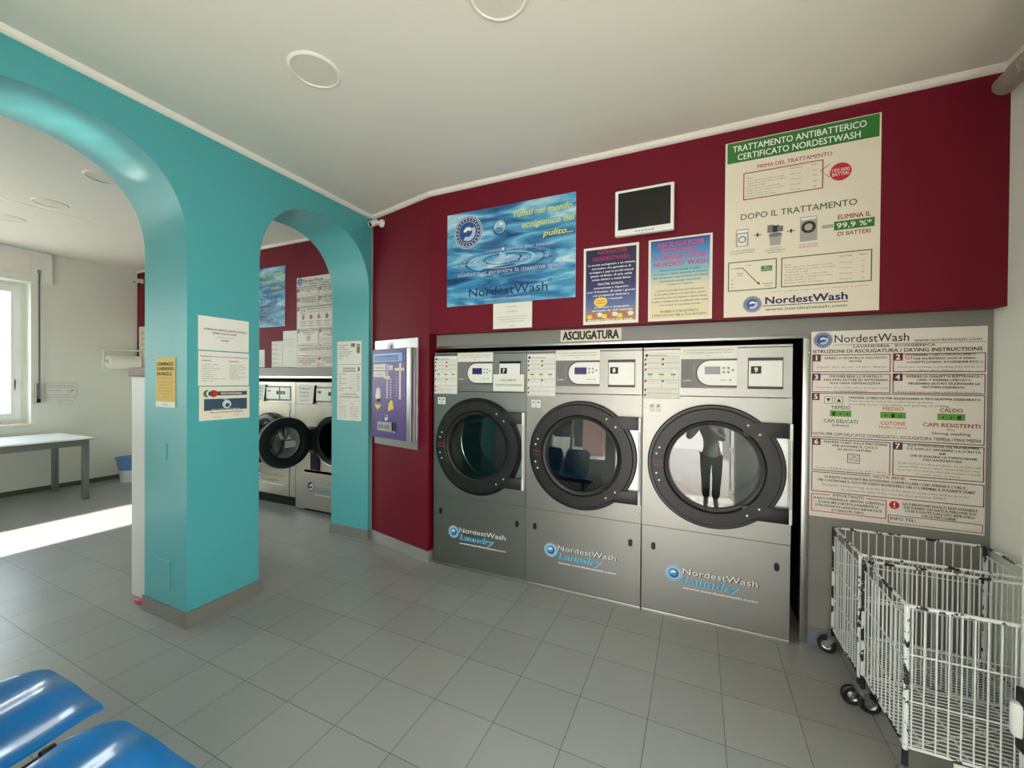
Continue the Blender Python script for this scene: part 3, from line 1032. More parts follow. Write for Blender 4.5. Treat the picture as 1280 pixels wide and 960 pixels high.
# large green headed poster
def treatment_poster():
    w, h = 0.713, 1.019
    s = Sheet(w, h, 'paper_cream', 0.008)
    s.rect(0.010, 0.004, w - 0.008, 0.122, 'band_green')
    s.text('TRATTAMENTO ANTIBATTERICO', 0.345, 0.042, 0.034, 'ink_white', 0.615, 'c', bold=0.012)
    s.text('CERTIFICATO NORDESTWASH', 0.345, 0.092, 0.034, 'ink_white', 0.565, 'c', bold=0.012)
    s.text('PRIMA DEL TRATTAMENTO', 0.335, 0.166, 0.021, 'ink_red', 0.345, 'c', bold=0.008)
    s.frame(0.093, 0.190, 0.470, 0.346, 0.005, 'ink_red')
    rows = ['Microrganismi patogeni ricercati', 'Carica batterica totale a 30 gradi', 'Coliformi totali', 'Escherichia coli e salmonelle', 'Stafilococchi coagulasi positivi', 'Muffe, lieviti e spore', 'Risultato medio del bucato']
    s.text('Esame', 0.110, 0.222, 0.008, 'ink', 0.03)
    s.text('Unita di misura', 0.345, 0.208, 0.008, 'ink', 0.055, 'c')
    s.text('Valore', 0.432, 0.208, 0.008, 'ink', 0.034, 'c')
    for i, r in enumerate(rows):
        y = 0.240 + i * 0.0145
        s.text(r, 0.110, y, 0.0075, 'ink_grey', 0.17 * min(1.15, len(r) / 30))
        if i % 2 == 0:
            s.text('UFC per gr', 0.345, y, 0.0075, 'ink_grey', 0.052, 'c')
            s.text(('8200', '950', '48', '2')[i // 2], 0.432, y, 0.0075, 'ink_grey', 0.02, 'c')
    s.poly([(0.455, 0.250), (0.495, 0.222), (0.497, 0.225), (0.459, 0.253), (0.500, 0.290), (0.497, 0.293)], 'ink_grey', 1)
    s.disc(0.545, 0.272, 0.047, 'badge_red', 2)
    s.text('150.000', 0.545, 0.262, 0.017, 'ink_white', 0.076, 'c', 4)
    s.text('BATTERI', 0.545, 0.284, 0.017, 'ink_white', 0.072, 'c', 4)
    s.text('DOPO IL TRATTAMENTO', 0.350, 0.443, 0.033, 'ink_green', 0.535, 'c', bold=0.006)
    # washing machine
    s.rect(0.058, 0.512, 0.122, 0.612, 'ink_light', 1)
    s.rect(0.062, 0.518, 0.118, 0.532, 'ink_white', 2)
    s.rect(0.066, 0.540, 0.114, 0.608, 'paper', 2)
    s.ring(0.090, 0.572, 0.014, 0.020, 'ink_grey', 3)
    s.text('+', 0.167, 0.556, 0.030, 'ink', 0.038, 'c', bold=0.01)
    # detergents
    for i, (a, b) in enumerate(((0.215, 0.245), (0.240, 0.272), (0.262, 0.290))):
        s.rect(a, 0.508 + 0.006 * i, b, 0.552, 'ink_grey' if i != 1 else 'ink', 1 + i)
    s.poly([(0.222, 0.565), (0.285, 0.565), (0.278, 0.625), (0.230, 0.625)], 'ink_light', 2)
    s.disc(0.253, 0.566, 0.032, 'ink_grey', 3, 0.012)
    s.text('+', 0.327, 0.556, 0.030, 'ink', 0.038, 'c', bold=0.01)
    # dryer
    s.rect(0.368, 0.488, 0.446, 0.622, 'ink_light', 1)
    s.rect(0.372, 0.492, 0.442, 0.506, 'paper', 2)
    s.disc(0.407, 0.546, 0.033, 'ink', 2)
    s.disc(0.407, 0.546, 0.019, 'ink_light', 3)
    s.text('=', 0.492, 0.556, 0.030, 'ink_green', 0.050, 'c', bold=0.01)
    s.text('ELIMINA IL', 0.605, 0.514, 0.024, 'ink_red', 0.138, 'c', bold=0.015)
    s.rect(0.520, 0.535, 0.690, 0.582, 'band_green', 1)
    s.text('99,9 %*', 0.605, 0.559, 0.027, 'ink_white', 0.148, 'c', 3, bold=0.01)
    s.text('DI BATTERI', 0.605, 0.603, 0.021, 'ink_red', 0.138, 'c', bold=0.015)
    s.lines(['LAVAGGIO IGIENIZZANTE', 'IN LAVATRICE NORDEST'], 0.03, 0.155, 0.636, 0.013, 0.007, 'ink')
    s.lines(['PRODOTTO', 'ANTIBATTERICO', 'CERTIFICATO'], 0.205, 0.300, 0.640, 0.012, 0.007, 'ink')
    s.lines(['ASCIUGATURA', 'NORDESTWASH'], 0.365, 0.450, 0.640, 0.013, 0.007, 'ink')
    # chart
    s.frame(0.020, 0.698, 0.262, 0.868, 0.005, 'ink_green')
    s.poly([(0.055, 0.735), (0.095, 0.735), (0.175, 0.832), (0.172, 0.835), (0.093, 0.739), (0.055, 0.739)][::-1], 'ink_red', 1)
    s.poly([(0.182, 0.842), (0.166, 0.833), (0.178, 0.822)], 'ink_red', 1)
    s.rect(0.186, 0.736, 0.240, 0.766, 'band_green', 1)
    s.lines(['CARICA', 'BATTERICA'], 0.189, 0.237, 0.745, 0.012, 0.007, 'ink_white', 3)
    s.text('lavaggio', 0.125, 0.722, 0.008, 'ink_grey', 0.03, 'c')
    s.lines(['INIZIO', 'CICLO'], 0.065, 0.10, 0.768, 0.012, 0.008, 'ink')
    s.lines(['FINE DEL', 'CICLO'], 0.195, 0.245, 0.836, 0.012, 0.008, 'ink')
    for y in (0.735, 0.800, 0.825, 0.845):
        s.rect(0.036, y, 0.048, y + 0.003, 'ink_grey', 1)
    s.frame(0.283, 0.700, 0.682, 0.866, 0.005, 'ink_green')
    s.text('Esame', 0.300, 0.742, 0.008, 'ink', 0.03)
    s.text('Unita di misura', 0.572, 0.722, 0.008, 'ink', 0.055, 'c')
    s.text('Valore', 0.645, 0.722, 0.008, 'ink', 0.034, 'c')
    for i, r in enumerate(rows):
        y = 0.756 + i * 0.0145
        s.text(r, 0.300, y, 0.0075, 'ink_grey', 0.20 * min(1.15, len(r) / 30))
        if i % 2 == 0:
            s.text('UFC per gr', 0.572, y, 0.0075, 'ink_grey', 0.052, 'c')
            s.text(('10', '0', '0', '0')[i // 2], 0.645, y, 0.0075, 'ink_grey', 0.012, 'c')
    s.text('* prove eseguite in laboratorio su campioni di tessuto', 0.45, 0.886, 0.006, 'ink_grey', 0.44, 'c')
    s.logo(0.145, 0.950, 0.047, 1)
    s.text('NordestWash', 0.208, 0.934, 0.039, 'ink_navy', 0.375, bold=0.025)
    s.rect(0.196, 0.962, 0.584, 0.966, 'ink', 1)
    s.text('www.nordestwash.com', 0.208, 0.984, 0.016, 'ink_grey', 0.372, bold=0.015)
    s.place('treatment_poster', on_back(0.155, 2.877, w, h), 0, 'tall cream poster with green heading band, at the right of the monitor', 'poster')
treatment_poster()

# sign over the dryers
s = Sheet(0.427, 0.083, 'paper_cream')
s.text('ASCIUGATURA', 0.2135, 0.0415, 0.056, 'ink', 0.395, 'c', bold=0.05)
s.place('dryer_sign', on_back(-0.876, 1.841, 0.427, 0.083, YG), 0, 'narrow cream sign with bold black word ASCIUGATURA above the dryers', 'sign')

INSTR = {
 1: (['APRIRE LO SPORTELLO DELL\'ASCIU-', 'GATORE'], ['Open the door of the dryer.']),
 2: (['INSERIRE I CAPI CONTROLLANDO', 'CHE ALL\'INTERNO NON VI SIANO', 'OGGETTI (CHIAVI, ACCENDINI ECC...)'], ['Insert the clothing controlling that inside are', 'not others (key, lighters etc ...)']),
 3: (['CHIUDERE BENE LO SPORTELLO', 'DELL\'ESSICCATORE ED AVVICINARSI', 'ALLA CASSA CENTRALIZZATA.'], ['Close the door of the drier and approach', 'to central payment.']),
 4: (['INSERIRE LA CHIAVETTA ELETTRONICA /', 'CARD O INSERIRE L\'IMPORTO', 'NECESSARIO IN EURO SELEZIONARE LA', 'MACCHINA DESIDERATA.'], ['Insert key/card or Cash and select machine.']),
}
def instruction_board(loc, rz, label, heat=True, tail=True):
    w, h = 0.716, 1.040
    s = Sheet(w, h, 'board_pink', 0.006)
    s.logo(0.054, 0.049, 0.044, 1)
    s.text('NordestWash', 0.106, 0.044, 0.042, 'ink', 0.315, bold=0.004)
    s.text('www.nordestwash.com', 0.440, 0.062, 0.016, 'ink_grey', 0.255, bold=0.01)
    s.rect(0.100, 0.077, 0.712, 0.079, 'ink', 1)
    s.text('LAVANDERIA   ECOIGIENICA', 0.357, 0.088, 0.013, 'ink_maroon', 0.335, 'c', bold=0.02)
    s.text('ISTRUZIONI DI ASCIUGATURA / DRYING INSTRUCTIONS' if heat else 'ISTRUZIONI DI LAVAGGIO / WASHING INSTRUCTIONS', 0.353, 0.113, 0.018, 'ink', 0.690, 'c', bold=0.02)
    def cell(n, x0, y0, x1, y1, it, en, t0, tp, e0=None):
        s.frame(x0, y0, x1, y1, 0.004, 'ink_maroon')
        s.rect(x0, y0 - 0.003, x0 + 0.040, y0 + 0.036, 'ink_maroon', 1)
        s.text(str(n), x0 + 0.020, y0 + 0.017, 0.026, 'ink_white', None, 'c', 3, bold=0.03)
        s.lines(it, x0 + 0.055, x1 - 0.012, t0, tp, 0.011, 'ink', bold=0.02)
        s.lines(en, x0 + 0.020, x1 - 0.012, e0 or (t0 + tp * len(it) + 0.006), 0.0175, 0.010, 'ink_grey')
    cell(1, 0.005, 0.132, 0.348, 0.229, *INSTR[1], 0.151, 0.018, 0.200)
    cell(2, 0.357, 0.132, 0.711, 0.229, *INSTR[2], 0.140, 0.0185)
    s.ring(0.420, 0.149, 0.011, 0.014, 'badge_red', 2)
    s.text('!', 0.420, 0.149, 0.014, 'badge_red', None, 'c', 3, bold=0.03)
    cell(3, 0.005, 0.239, 0.348, 0.341, *INSTR[3], 0.252, 0.0185)
    cell(4, 0.357, 0.239, 0.711, 0.341, *INSTR[4], 0.251, 0.0185)
    s.frame(0.005, 0.345, 0.711, 0.594, 0.004, 'ink_maroon')
    s.rect(0.005, 0.345, 0.042, 0.386, 'ink_maroon', 1)
    s.text('5', 0.024, 0.366, 0.026, 'ink_white', None, 'c', 3, bold=0.03)
    for (a, up) in ((0.063, 0), (0.110, 1)):
        s.frame(a, 0.363, a + 0.038, 0.404, 0.0025, 'ink_grey')
        d = 0.010 if up else -0.010
        s.poly([(a + 0.009, 0.384 + d), (a + 0.019, 0.384 - d), (a + 0.029, 0.384 + d)][::(1 if up else -1)], 'ink', 1)
    s.text('PREMERE LE FRECCE PER SELEZIONARE IL PROGRAMMA DESIDERATO.', 0.173, 0.368, 0.011, 'ink', 0.525, bold=0.02)
    s.text('Press arrows to select the preferred programme', 0.173, 0.385, 0.011, 'ink_grey', 0.345)
    s.text('according on the temperature and quantity of clothing', 0.173, 0.403, 0.011, 'ink_grey', 0.405)
    if heat:
        for k, (cx, hw, hd, col, sub, sub2, sub3) in enumerate(((0.137, 0.047, 'TIEPIDO', 'ink_green', 'CAPI DELICATI', 'Delicated', ''), (0.360, 0.052, 'MEDIO', 'ink_orange', 'COTONE', 'Middle Cotton', ''), (0.587, 0.052, 'CALDO', 'ink_red', 'CAPI RESISTENTI', 'Hot', 'Strong washing'))):
            s.text(hd, cx, 0.424, 0.019, col, 0.086, 'c', bold=0.012)
            s.rect(cx - hw, 0.441, cx + hw, 0.474, 'lcd_green', 1)
            for q in range(3):
                big = q == k
                z = 0.010 if big else 0.0045
                s.rect(cx - 0.030 + q * 0.030 - z / 1.4, 0.460 - z, cx - 0.030 + q * 0.030 + z / 1.4, 0.460 + z, 'ink', 2)
            s.text(sub, cx, 0.500, 0.019, col, 0.15 if k == 0 else 0.102 if k == 1 else 0.215, 'c', bold=0.012)
            s.text(sub2, cx, 0.522, 0.013, col, None, 'c', bold=0.008)
            if sub3:
                s.text(sub3, cx, 0.542, 0.014, col, 0.145, 'c', bold=0.015)
        s.text('NOTA: PER CAPI DELICATI E\' CONSIGLIATA L\'ASCIUGATURA TIEPIDA / MAX MEDIA', 0.012, 0.573, 0.016, 'ink', 0.688, bold=0.004)
    else:
        for k in range(5):
            cx = 0.110 + k * 0.125
            s.text(('FREDDO', '30', '40', '60', '90')[k], cx, 0.424, 0.014, 'ink_red', None, 'c', bold=0.012)
            s.disc(cx, 0.462, 0.024, ('ink_grey', 'ink_red', 'ink_grey', 'ink_red', 'ink_grey')[k], 1)
            s.text(str(k + 1), cx, 0.462, 0.022, 'ink_white', None, 'c', 3, bold=0.02)
            s.lines(['CAPI DELICATI', 'COLORATI', 'COTONE E LINO'], cx - 0.05, cx + 0.05, 0.512, 0.024, 0.012, 'ink_red' if k % 2 else 'ink', bold=0.01)
    cell(6, 0.009, 0.602, 0.352, 0.781, ['PREMERE START SULLA MACCHINA', 'PER AVVIARE IL CICLO', 'DI ASCIUGATURA.'] if heat else ['PREMERE START SULLA MACCHINA', 'PER AVVIARE IL CICLO', 'DI LAVAGGIO.'], ['Press START button to start cycle.'], 0.617, 0.019, 0.764)
    s.frame(0.170, 0.676, 0.224, 0.728, 0.003, 'ink')
    s.text('START', 0.197, 0.690, 0.014, 'ink', 0.042, 'c')
    s.rect(0.174, 0.701, 0.220, 0.703, 'ink', 1)
    s.text('STOP', 0.197, 0.714, 0.014, 'ink', 0.038, 'c')
    cell(7, 0.361, 0.602, 0.711, 0.776, ['ALLA CONCLUSIONE DEL PROGRAMMA,', 'SUL DISPLAY APPARIRA\' LA SCRITTA', 'END', 'CHE SEGNALERA\' LA CONCLUSIONE', 'DELL\'ASCIUGATURA.' if heat else 'DEL LAVAGGIO.'], ['At the end of working program, on monitor will', 'appear END and the alarm rehole bell. you may', 'open the door and the washing machine is ready', 'to a new cycle of drying.'], 0.611, 0.0178)
    s.frame(0.009, 0.788, 0.713, 0.900, 0.004, 'ink_maroon')
    s.rect(0.270, 0.778, 0.430, 0.800, 'board_pink', 1)
    s.text('NOTA BENE:', 0.350, 0.789, 0.015, 'ink_red', 0.135, 'c', bold=0.01)
    s.text('DURANTE L\'ASCIUGATURA SI POSSONO CONTROLLARE I CAPI APRENDO L\'OBLO\',', 0.360, 0.812, 0.013, 'ink', 0.58, 'c', bold=0.02)
    s.text('PER CONTINUARE IL CICLO IN CORSO RICHIUDERE L\'OBLO\' E PREMERE IL PULSANTE START', 0.360, 0.832, 0.013, 'ink', 0.64, 'c', bold=0.02)
    s.text('During the drying you may open the door of the drier to control the clothes; in order', 0.360, 0.856, 0.012, 'ink_grey', 0.60, 'c')
    s.text('to continue the cycle of dry, close the door and press START.', 0.360, 0.876, 0.012, 'ink_grey', 0.43, 'c')
    if tail:
        s.frame(0.009, 0.912, 0.340, 1.012, 0.004, 'badge_red')
        s.rect(0.095, 0.902, 0.255, 0.922, 'board_pink', 1)
        s.text('IMPORTANTE', 0.175, 0.912, 0.015, 'ink_red', 0.135, 'c', bold=0.01)
        s.lines(['SI RACCOMANDA LA GENTILE CLIENTELA', 'DI SEGUIRE SCRUPOLOSAMENTE LE', 'ISTRUZIONI DI LAVAGGIO RIPORTATE', 'SU CIASCUN CAPO.'], 0.020, 0.330, 0.935, 0.020, 0.0125, 'ink', bold=0.02)
        s.disc(0.371, 0.933, 0.021, 'badge_red', 1)
        s.text('!', 0.371, 0.933, 0.026, 'ink_white', None, 'c', 3, bold=0.03)
        s.lines(['LA DIREZIONE NON E\' RESPONSABILE', 'DEI DANNI CAUSATI A PERSONE E/O', 'COSE DOVUTE DALL\'USO IMPROPRIO', 'DELLE MACCHINE.'], 0.405, 0.690, 0.921, 0.018, 0.0125, 'ink', bold=0.02)
        s.frame(0.346, 0.986, 0.710, 1.030, 0.003, 'ink_maroon')
        s.text('INFO TEL:', 0.355, 1.004, 0.016, 'ink', 0.102, bold=0.012)
    return s.place('instruction_board', loc, rz, label, 'notice board')
instruction_board(on_back(0.602, 1.767, 0.716, 1.040, YG), 0, 'big cream drying instruction board on the grey panel behind the wire trolleys')
instruction_board(on_back(-4.215, 2.640, 0.716, 1.025, YL), 0, 'cream washing instruction board seen through the arch beside the far water poster', heat=False)

def small_sheet(w, h, paper, build, name, loc, rz, label, cat='notice'):
    s = Sheet(w, h, paper, 0.003)
    build(s)
    return s.place(name, loc, rz, label, cat)
def b1(s):
    s.lines(['Avviso ai signori clienti', 'la macchina non accetta', 'monete rovinate', '', 'grazie'], 0.03, s.w - 0.03, 0.10, 0.035, 0.014, 'ink_grey')
def b2(s):
    s.frame(0.01, 0.01, s.w - 0.01, s.h - 0.01, 0.003, 'ink_light')
    for i in range(5):
        s.rect(0.01, 0.05 + i * 0.055, s.w - 0.01, 0.053 + i * 0.055, 'ink_light', 1)
        s.text('programma', 0.02, 0.035 + i * 0.055, 0.014, 'ink_grey')
small_sheet(0.235, 0.43, 'paper', b1, 'paper_notice', on_back(-4.450, 2.045, 0.235, 0.43, YL), 0, 'white sheet touching the left side of the washing instruction board')
small_sheet(0.20, 0.315, 'paper', b2, 'paper_notice', on_back(-4.652, 1.930, 0.20, 0.315, YL), 0, 'lower white ruled sheet, second from the washing instruction board')
small_sheet(0.14, 0.215, 'paper', b1, 'paper_notice', on_back(-4.922, 1.834, 0.14, 0.215, YL), 0, 'small white sheet below the far water poster, beside the teal column')
def b3(s):
    s.lines(['LISTINO PREZZI', 'lavaggio kg 8', 'lavaggio kg 14', 'asciugatura'], 0.06, s.w - 0.06, 0.1, 0.08, 0.03, 'ink_grey')
small_sheet(0.55, 0.63, 'paper_cream', b3, 'price_sheet', on_back(-7.66, 2.25, 0.55, 0.63, YL), 0, 'pale sheet on the sliver of red wall left of the teal column')

# sheets on the teal column
def c1(s):
    s.text('SI PREGA LA GENTILE CLIENTELA DI NON', 0.158, 0.078, 0.011, 'ink', 0.255, 'c', bold=0.01)
    s.text('SEDERSI SULLE MACCHINE', 0.150, 0.100, 0.011, 'ink', 0.145, 'c', bold=0.01)
    s.text('e di lasciare il locale', 0.150, 0.122, 0.009, 'ink_grey', 0.11, 'c')
    s.text('GRAZIE', 0.150, 0.142, 0.010, 'ink', 0.045, 'c', bold=0.01)
small_sheet(0.302, 0.207, 'paper', c1, 'paper_notice', on_left(1.440, 1.858, 0.302, 0.207), PI / 2, 'topmost of the three white sheets on the teal column')
def c2(s):
    s.text('Regolamento per un corretto uso della lavanderia', 0.152, 0.030, 0.010, 'ink_red', 0.285, 'c', bold=0.01)
    s.text('LAVAGGIO', 0.015, 0.058, 0.009, 'ink', 0.055, bold=0.01)
    s.text('ASCIUGATURA', 0.175, 0.058, 0.009, 'ink', 0.060, bold=0.01)
    a = ['1 controllare il cestello', '2 inserire i capi', '3 chiudere bene lo sportello', '   non sovraccaricare', '   la macchina', '4 dosare il detersivo', '   nella vaschetta', '5 selezionare il programma e avviare', '6 ritirare i capi']
    b = ['1 aprire lo sportello', '2 inserire i capi strizzati', '   senza superare il carico', '   indicato', '3 scegliere la temperatura', '   desiderata', '4 attendere la fine del ciclo', '5 pulire il filtro']
    for i, r in enumerate(a):
        s.text(r, 0.015, 0.080 + i * 0.0125, 0.008, 'ink_grey', 0.0039 * len(r))
    for i, r in enumerate(b):
        s.text(r, 0.178, 0.080 + i * 0.0125, 0.008, 'ink_grey', 0.0039 * len(r))
small_sheet(0.302, 0.212, 'paper', c2, 'paper_notice', on_left(1.441, 1.644, 0.302, 0.212), PI / 2, 'middle sheet of closely printed rules on the teal column')
def c3(s):
    s.rect(0.055, 0.030, 0.285, 0.056, 'band_teal')
    s.text('VIDEOSORVEGLIANZA', 0.185, 0.043, 0.013, 'ink_white', 0.13, 'c', bold=0.01)
    for k, c in enumerate(('band_green', 'paper', 'badge_red')):
        s.disc(0.045 + k * 0.017, 0.043, 0.024, c, 2 + k, 0.022)
    s.disc(0.062, 0.043, 0.015, 'band_teal', 6, 0.015)
    s.rect(0.026, 0.076, 0.285, 0.148, 'band_teal')
    s.disc(0.158, 0.112, 0.026, 'ink_white', 1)
    s.disc(0.160, 0.116, 0.013, 'band_teal', 2)
    s.ring(0.158, 0.112, 0.018, 0.021, 'band_teal', 2)
    s.text('AREA', 0.150, 0.080, 0.008, 'ink_white', 0.03, 'c', 3)
    s.text('VIDEO CONTROLLATA 24 ORE SU 24', 0.152, 0.143, 0.008, 'ink_white', 0.17, 'c', 3)
    s.text('PER LA VOSTRA SICUREZZA', 0.158, 0.161, 0.010, 'ink', 0.20, 'c', bold=0.01)
    s.text('art. 13', 0.08, 0.188, 0.008, 'ink_grey', 0.04)
    s.text('legge', 0.205, 0.180, 0.008, 'ink_grey', 0.03)
small_sheet(0.302, 0.208, 'paper_cream', c3, 'paper_notice', on_left(1.446, 1.426, 0.302, 0.208), PI / 2, 'lowest sheet on the teal column, with dark blue bands and round seals')
def c4(s):
    s.text('COMINCIO', 0.012, 0.038, 0.020, 'ink', 0.18, bold=0.03)
    s.text('DI VENTATO', 0.012, 0.068, 0.020, 'ink', 0.18, bold=0.03)
    s.text('IN PACE E', 0.012, 0.098, 0.020, 'ink', 0.16, bold=0.03)
    s.rect(0.012, 0.122, 0.195, 0.126, 'ink_orange', 1)
    s.lines(['per una lavanderia piu pulita', 'aiutaci anche tu a tenere', 'in ordine questo locale', 'grazie della collaborazione', 'buona giornata a tutti', 'la direzione'], 0.02, 0.19, 0.145, 0.019, 0.010, 'ink_orange')
    s.rect(0, 0.268, 0.208, 0.302, 'paper', 1)
    s.text('il bucato', 0.104, 0.285, 0.010, 'ink', 0.06, 'c', 3)
small_sheet(0.208, 0.302, 'paper_yellow', c4, 'yellow_flyer', (-2.940, 1.3823, 1.450), 0, 'yellow upright flyer on the shaded face of the teal column', 'flyer')

# sheets on the far pier
def d1(s):
    s.lines(['LA MACCHINETTA', 'LE MONETE', 'E LE CHIAVETTE', 'si trova qui accanto', 'inserire le monete', 'una alla volta', 'grazie'], 0.02, 0.19, 0.038, 0.020, 0.011, 'ink_navy', centre=False, bold=0.01)
    s.rect(0.175, 0.022, 0.225, 0.055, 'ink_grey', 1)
    s.rect(0.245, 0.030, 0.287, 0.115, 'ink_grey', 1)
    s.rect(0.252, 0.040, 0.280, 0.060, 'ink_light', 2)
def d2(s):
    s.text('LAVAGGIO', 0.155, 0.035, 0.017, 'ink', 0.15, 'c', bold=0.02)
    s.text('ASCIUGATURA', 0.155, 0.060, 0.017, 'ink', 0.17, 'c', bold=0.02)
    s.poly([(0.262, 0.025), (0.275, 0.018), (0.285, 0.060), (0.262, 0.060)], 'ink', 1)
    for i in range(8):
        y = 0.088 + i * 0.022
        s.text(('lavatrice kg 8', 'breve', 'lavatrice kg 14', 'breve', 'lavatrice kg 18', 'breve', 'essiccatoio ogni 10 minuti', 'chiavetta')[i], 0.02, y, 0.011, 'ink', None, bold=0.01)
        s.rect(0.16, y + 0.006, 0.24, y + 0.008, 'ink_light', 1)
        s.text(('5,00', '4,00', '8,00', '6,00', '10,0', '8,00', '1,00', '5,00')[i], 0.282, y, 0.012, 'ink', None, 'r', bold=0.01)
    s.text('SI ACCETTANO SOLO MONETE', 0.155, 0.278, 0.013, 'ink_red', 0.19, 'c', bold=0.02)
    s.text('DA 10 20 50 CENT 1 E 2 EURO', 0.155, 0.303, 0.015, 'ink_red', 0.25, 'c', bold=0.02)
def d3(s):
    s.rect(0.01, 0.028, 0.29, 0.031, 'ink_light', 1)
    for c in (0.02, 0.165):
        s.text('AVVISO', c, 0.055, 0.010, 'ink', 0.045)
        for i in range(8):
            s.text(('lasciare pulito il locale', 'non fumare', 'non sedersi sulle lavatrici', 'non usare tinture', 'svuotare le tasche', 'attendere la fine', 'ritirare i capi', 'grazie a tutti')[(i + int(c * 30)) % 8], c, 0.078 + i * 0.015, 0.009, 'ink_grey', 0.11 - 0.01 * (i % 3))
small_sheet(0.305, 0.216, 'paper', d1, 'paper_notice', (-2.957, 2.8375, 1.730), 0, 'top sheet of the column of three on the teal pier beside the red corner')
small_sheet(0.305, 0.312, 'paper', d2, 'paper_notice', (-2.956, 2.8375, 1.462), 0, 'price list with red last lines, middle sheet on the teal pier')
small_sheet(0.305, 0.212, 'paper', d3, 'paper_notice', (-2.956, 2.8375, 1.199), 0, 'lowest small print sheet on the teal pier beside the open washing machine')

# painted-over cover plates on the shaded face of the column
m = MB(); m.box(-0.078, -0.006, -0.05, 0.078, 0, 0.05, 'teal_paint', 0.003)
tag(m.build('cover_plate', None, (-3.005, 1.3823, 1.03)), 'small teal painted cover plate on the column below the yellow flyer', 'cover plate')
m = MB(); m.box(-0.105, -0.006, -0.09, 0.105, 0, 0.09, 'teal_paint', 0.003)
tag(m.build('cover_plate', None, (-2.995, 1.3823, 0.275)), 'teal painted cover plate low on the column, just above the skirting', 'cover plate')

# ------------------------------------------------------------------ tumble dryers
DW = 0.8067
def dryer_sticker(m, x0, z1, w, h, y):
    m.box(x0, y - 0.0012, z1 - h, x0 + w, y, z1, 'paper')
    Y = y - 0.0018
    X = lambda f: x0 + f * w
    Zf = lambda f: z1 - f * h
    m.disc(X(0.08), Zf(0.075), 0.010, Y, 'logo_dark')
    m.text('NordestWash', X(0.16), Zf(0.09), 0.010, Y, 'ink', w * 0.48)
    m.quad(X(0.15), Zf(0.105), X(0.98), Zf(0.10), Y, 'ink_grey')
    def box(a, b, c, d):
        for (p, q, r, t) in ((a, b, c, b + 0.006), (a, d - 0.006, c, d), (a, b, a + 0.008, d), (c - 0.008, b, c, d)):
            m.quad(X(p), Zf(t), X(r), Zf(q), Y, 'ink_light')
        m.quad(X(a), Zf(b + 0.045), X(a + 0.055), Zf(b), Y - 0.0003, 'ink_maroon')
    for (a, b, c, d) in ((0.02, 0.14, 0.49, 0.235), (0.51, 0.14, 0.98, 0.235), (0.02, 0.245, 0.49, 0.35), (0.51, 0.245, 0.98, 0.35), (0.02, 0.36, 0.98, 0.59), (0.02, 0.60, 0.49, 0.775), (0.51, 0.60, 0.98, 0.775), (0.02, 0.79, 0.98, 0.885), (0.02, 0.90, 0.98, 0.985)):
        box(a, b, c, d)
        k = 2 if d - b > 0.09 else 2
        for i in range(k):
            m.text('istruzioni per la macchina', X(a + 0.09), Zf(b + 0.042 + 0.04 * i), 0.004, Y, 'ink_grey', w * (c - a) * 0.7)
    for cx in (0.18, 0.5, 0.82):
        m.quad(X(cx - 0.07), Zf(0.50), X(cx + 0.07), Zf(0.465), Y - 0.0003, 'lcd_green')
        m.text('CAPI', X(cx), Zf(0.55), 0.006, Y, 'ink_orange', None, 'c')

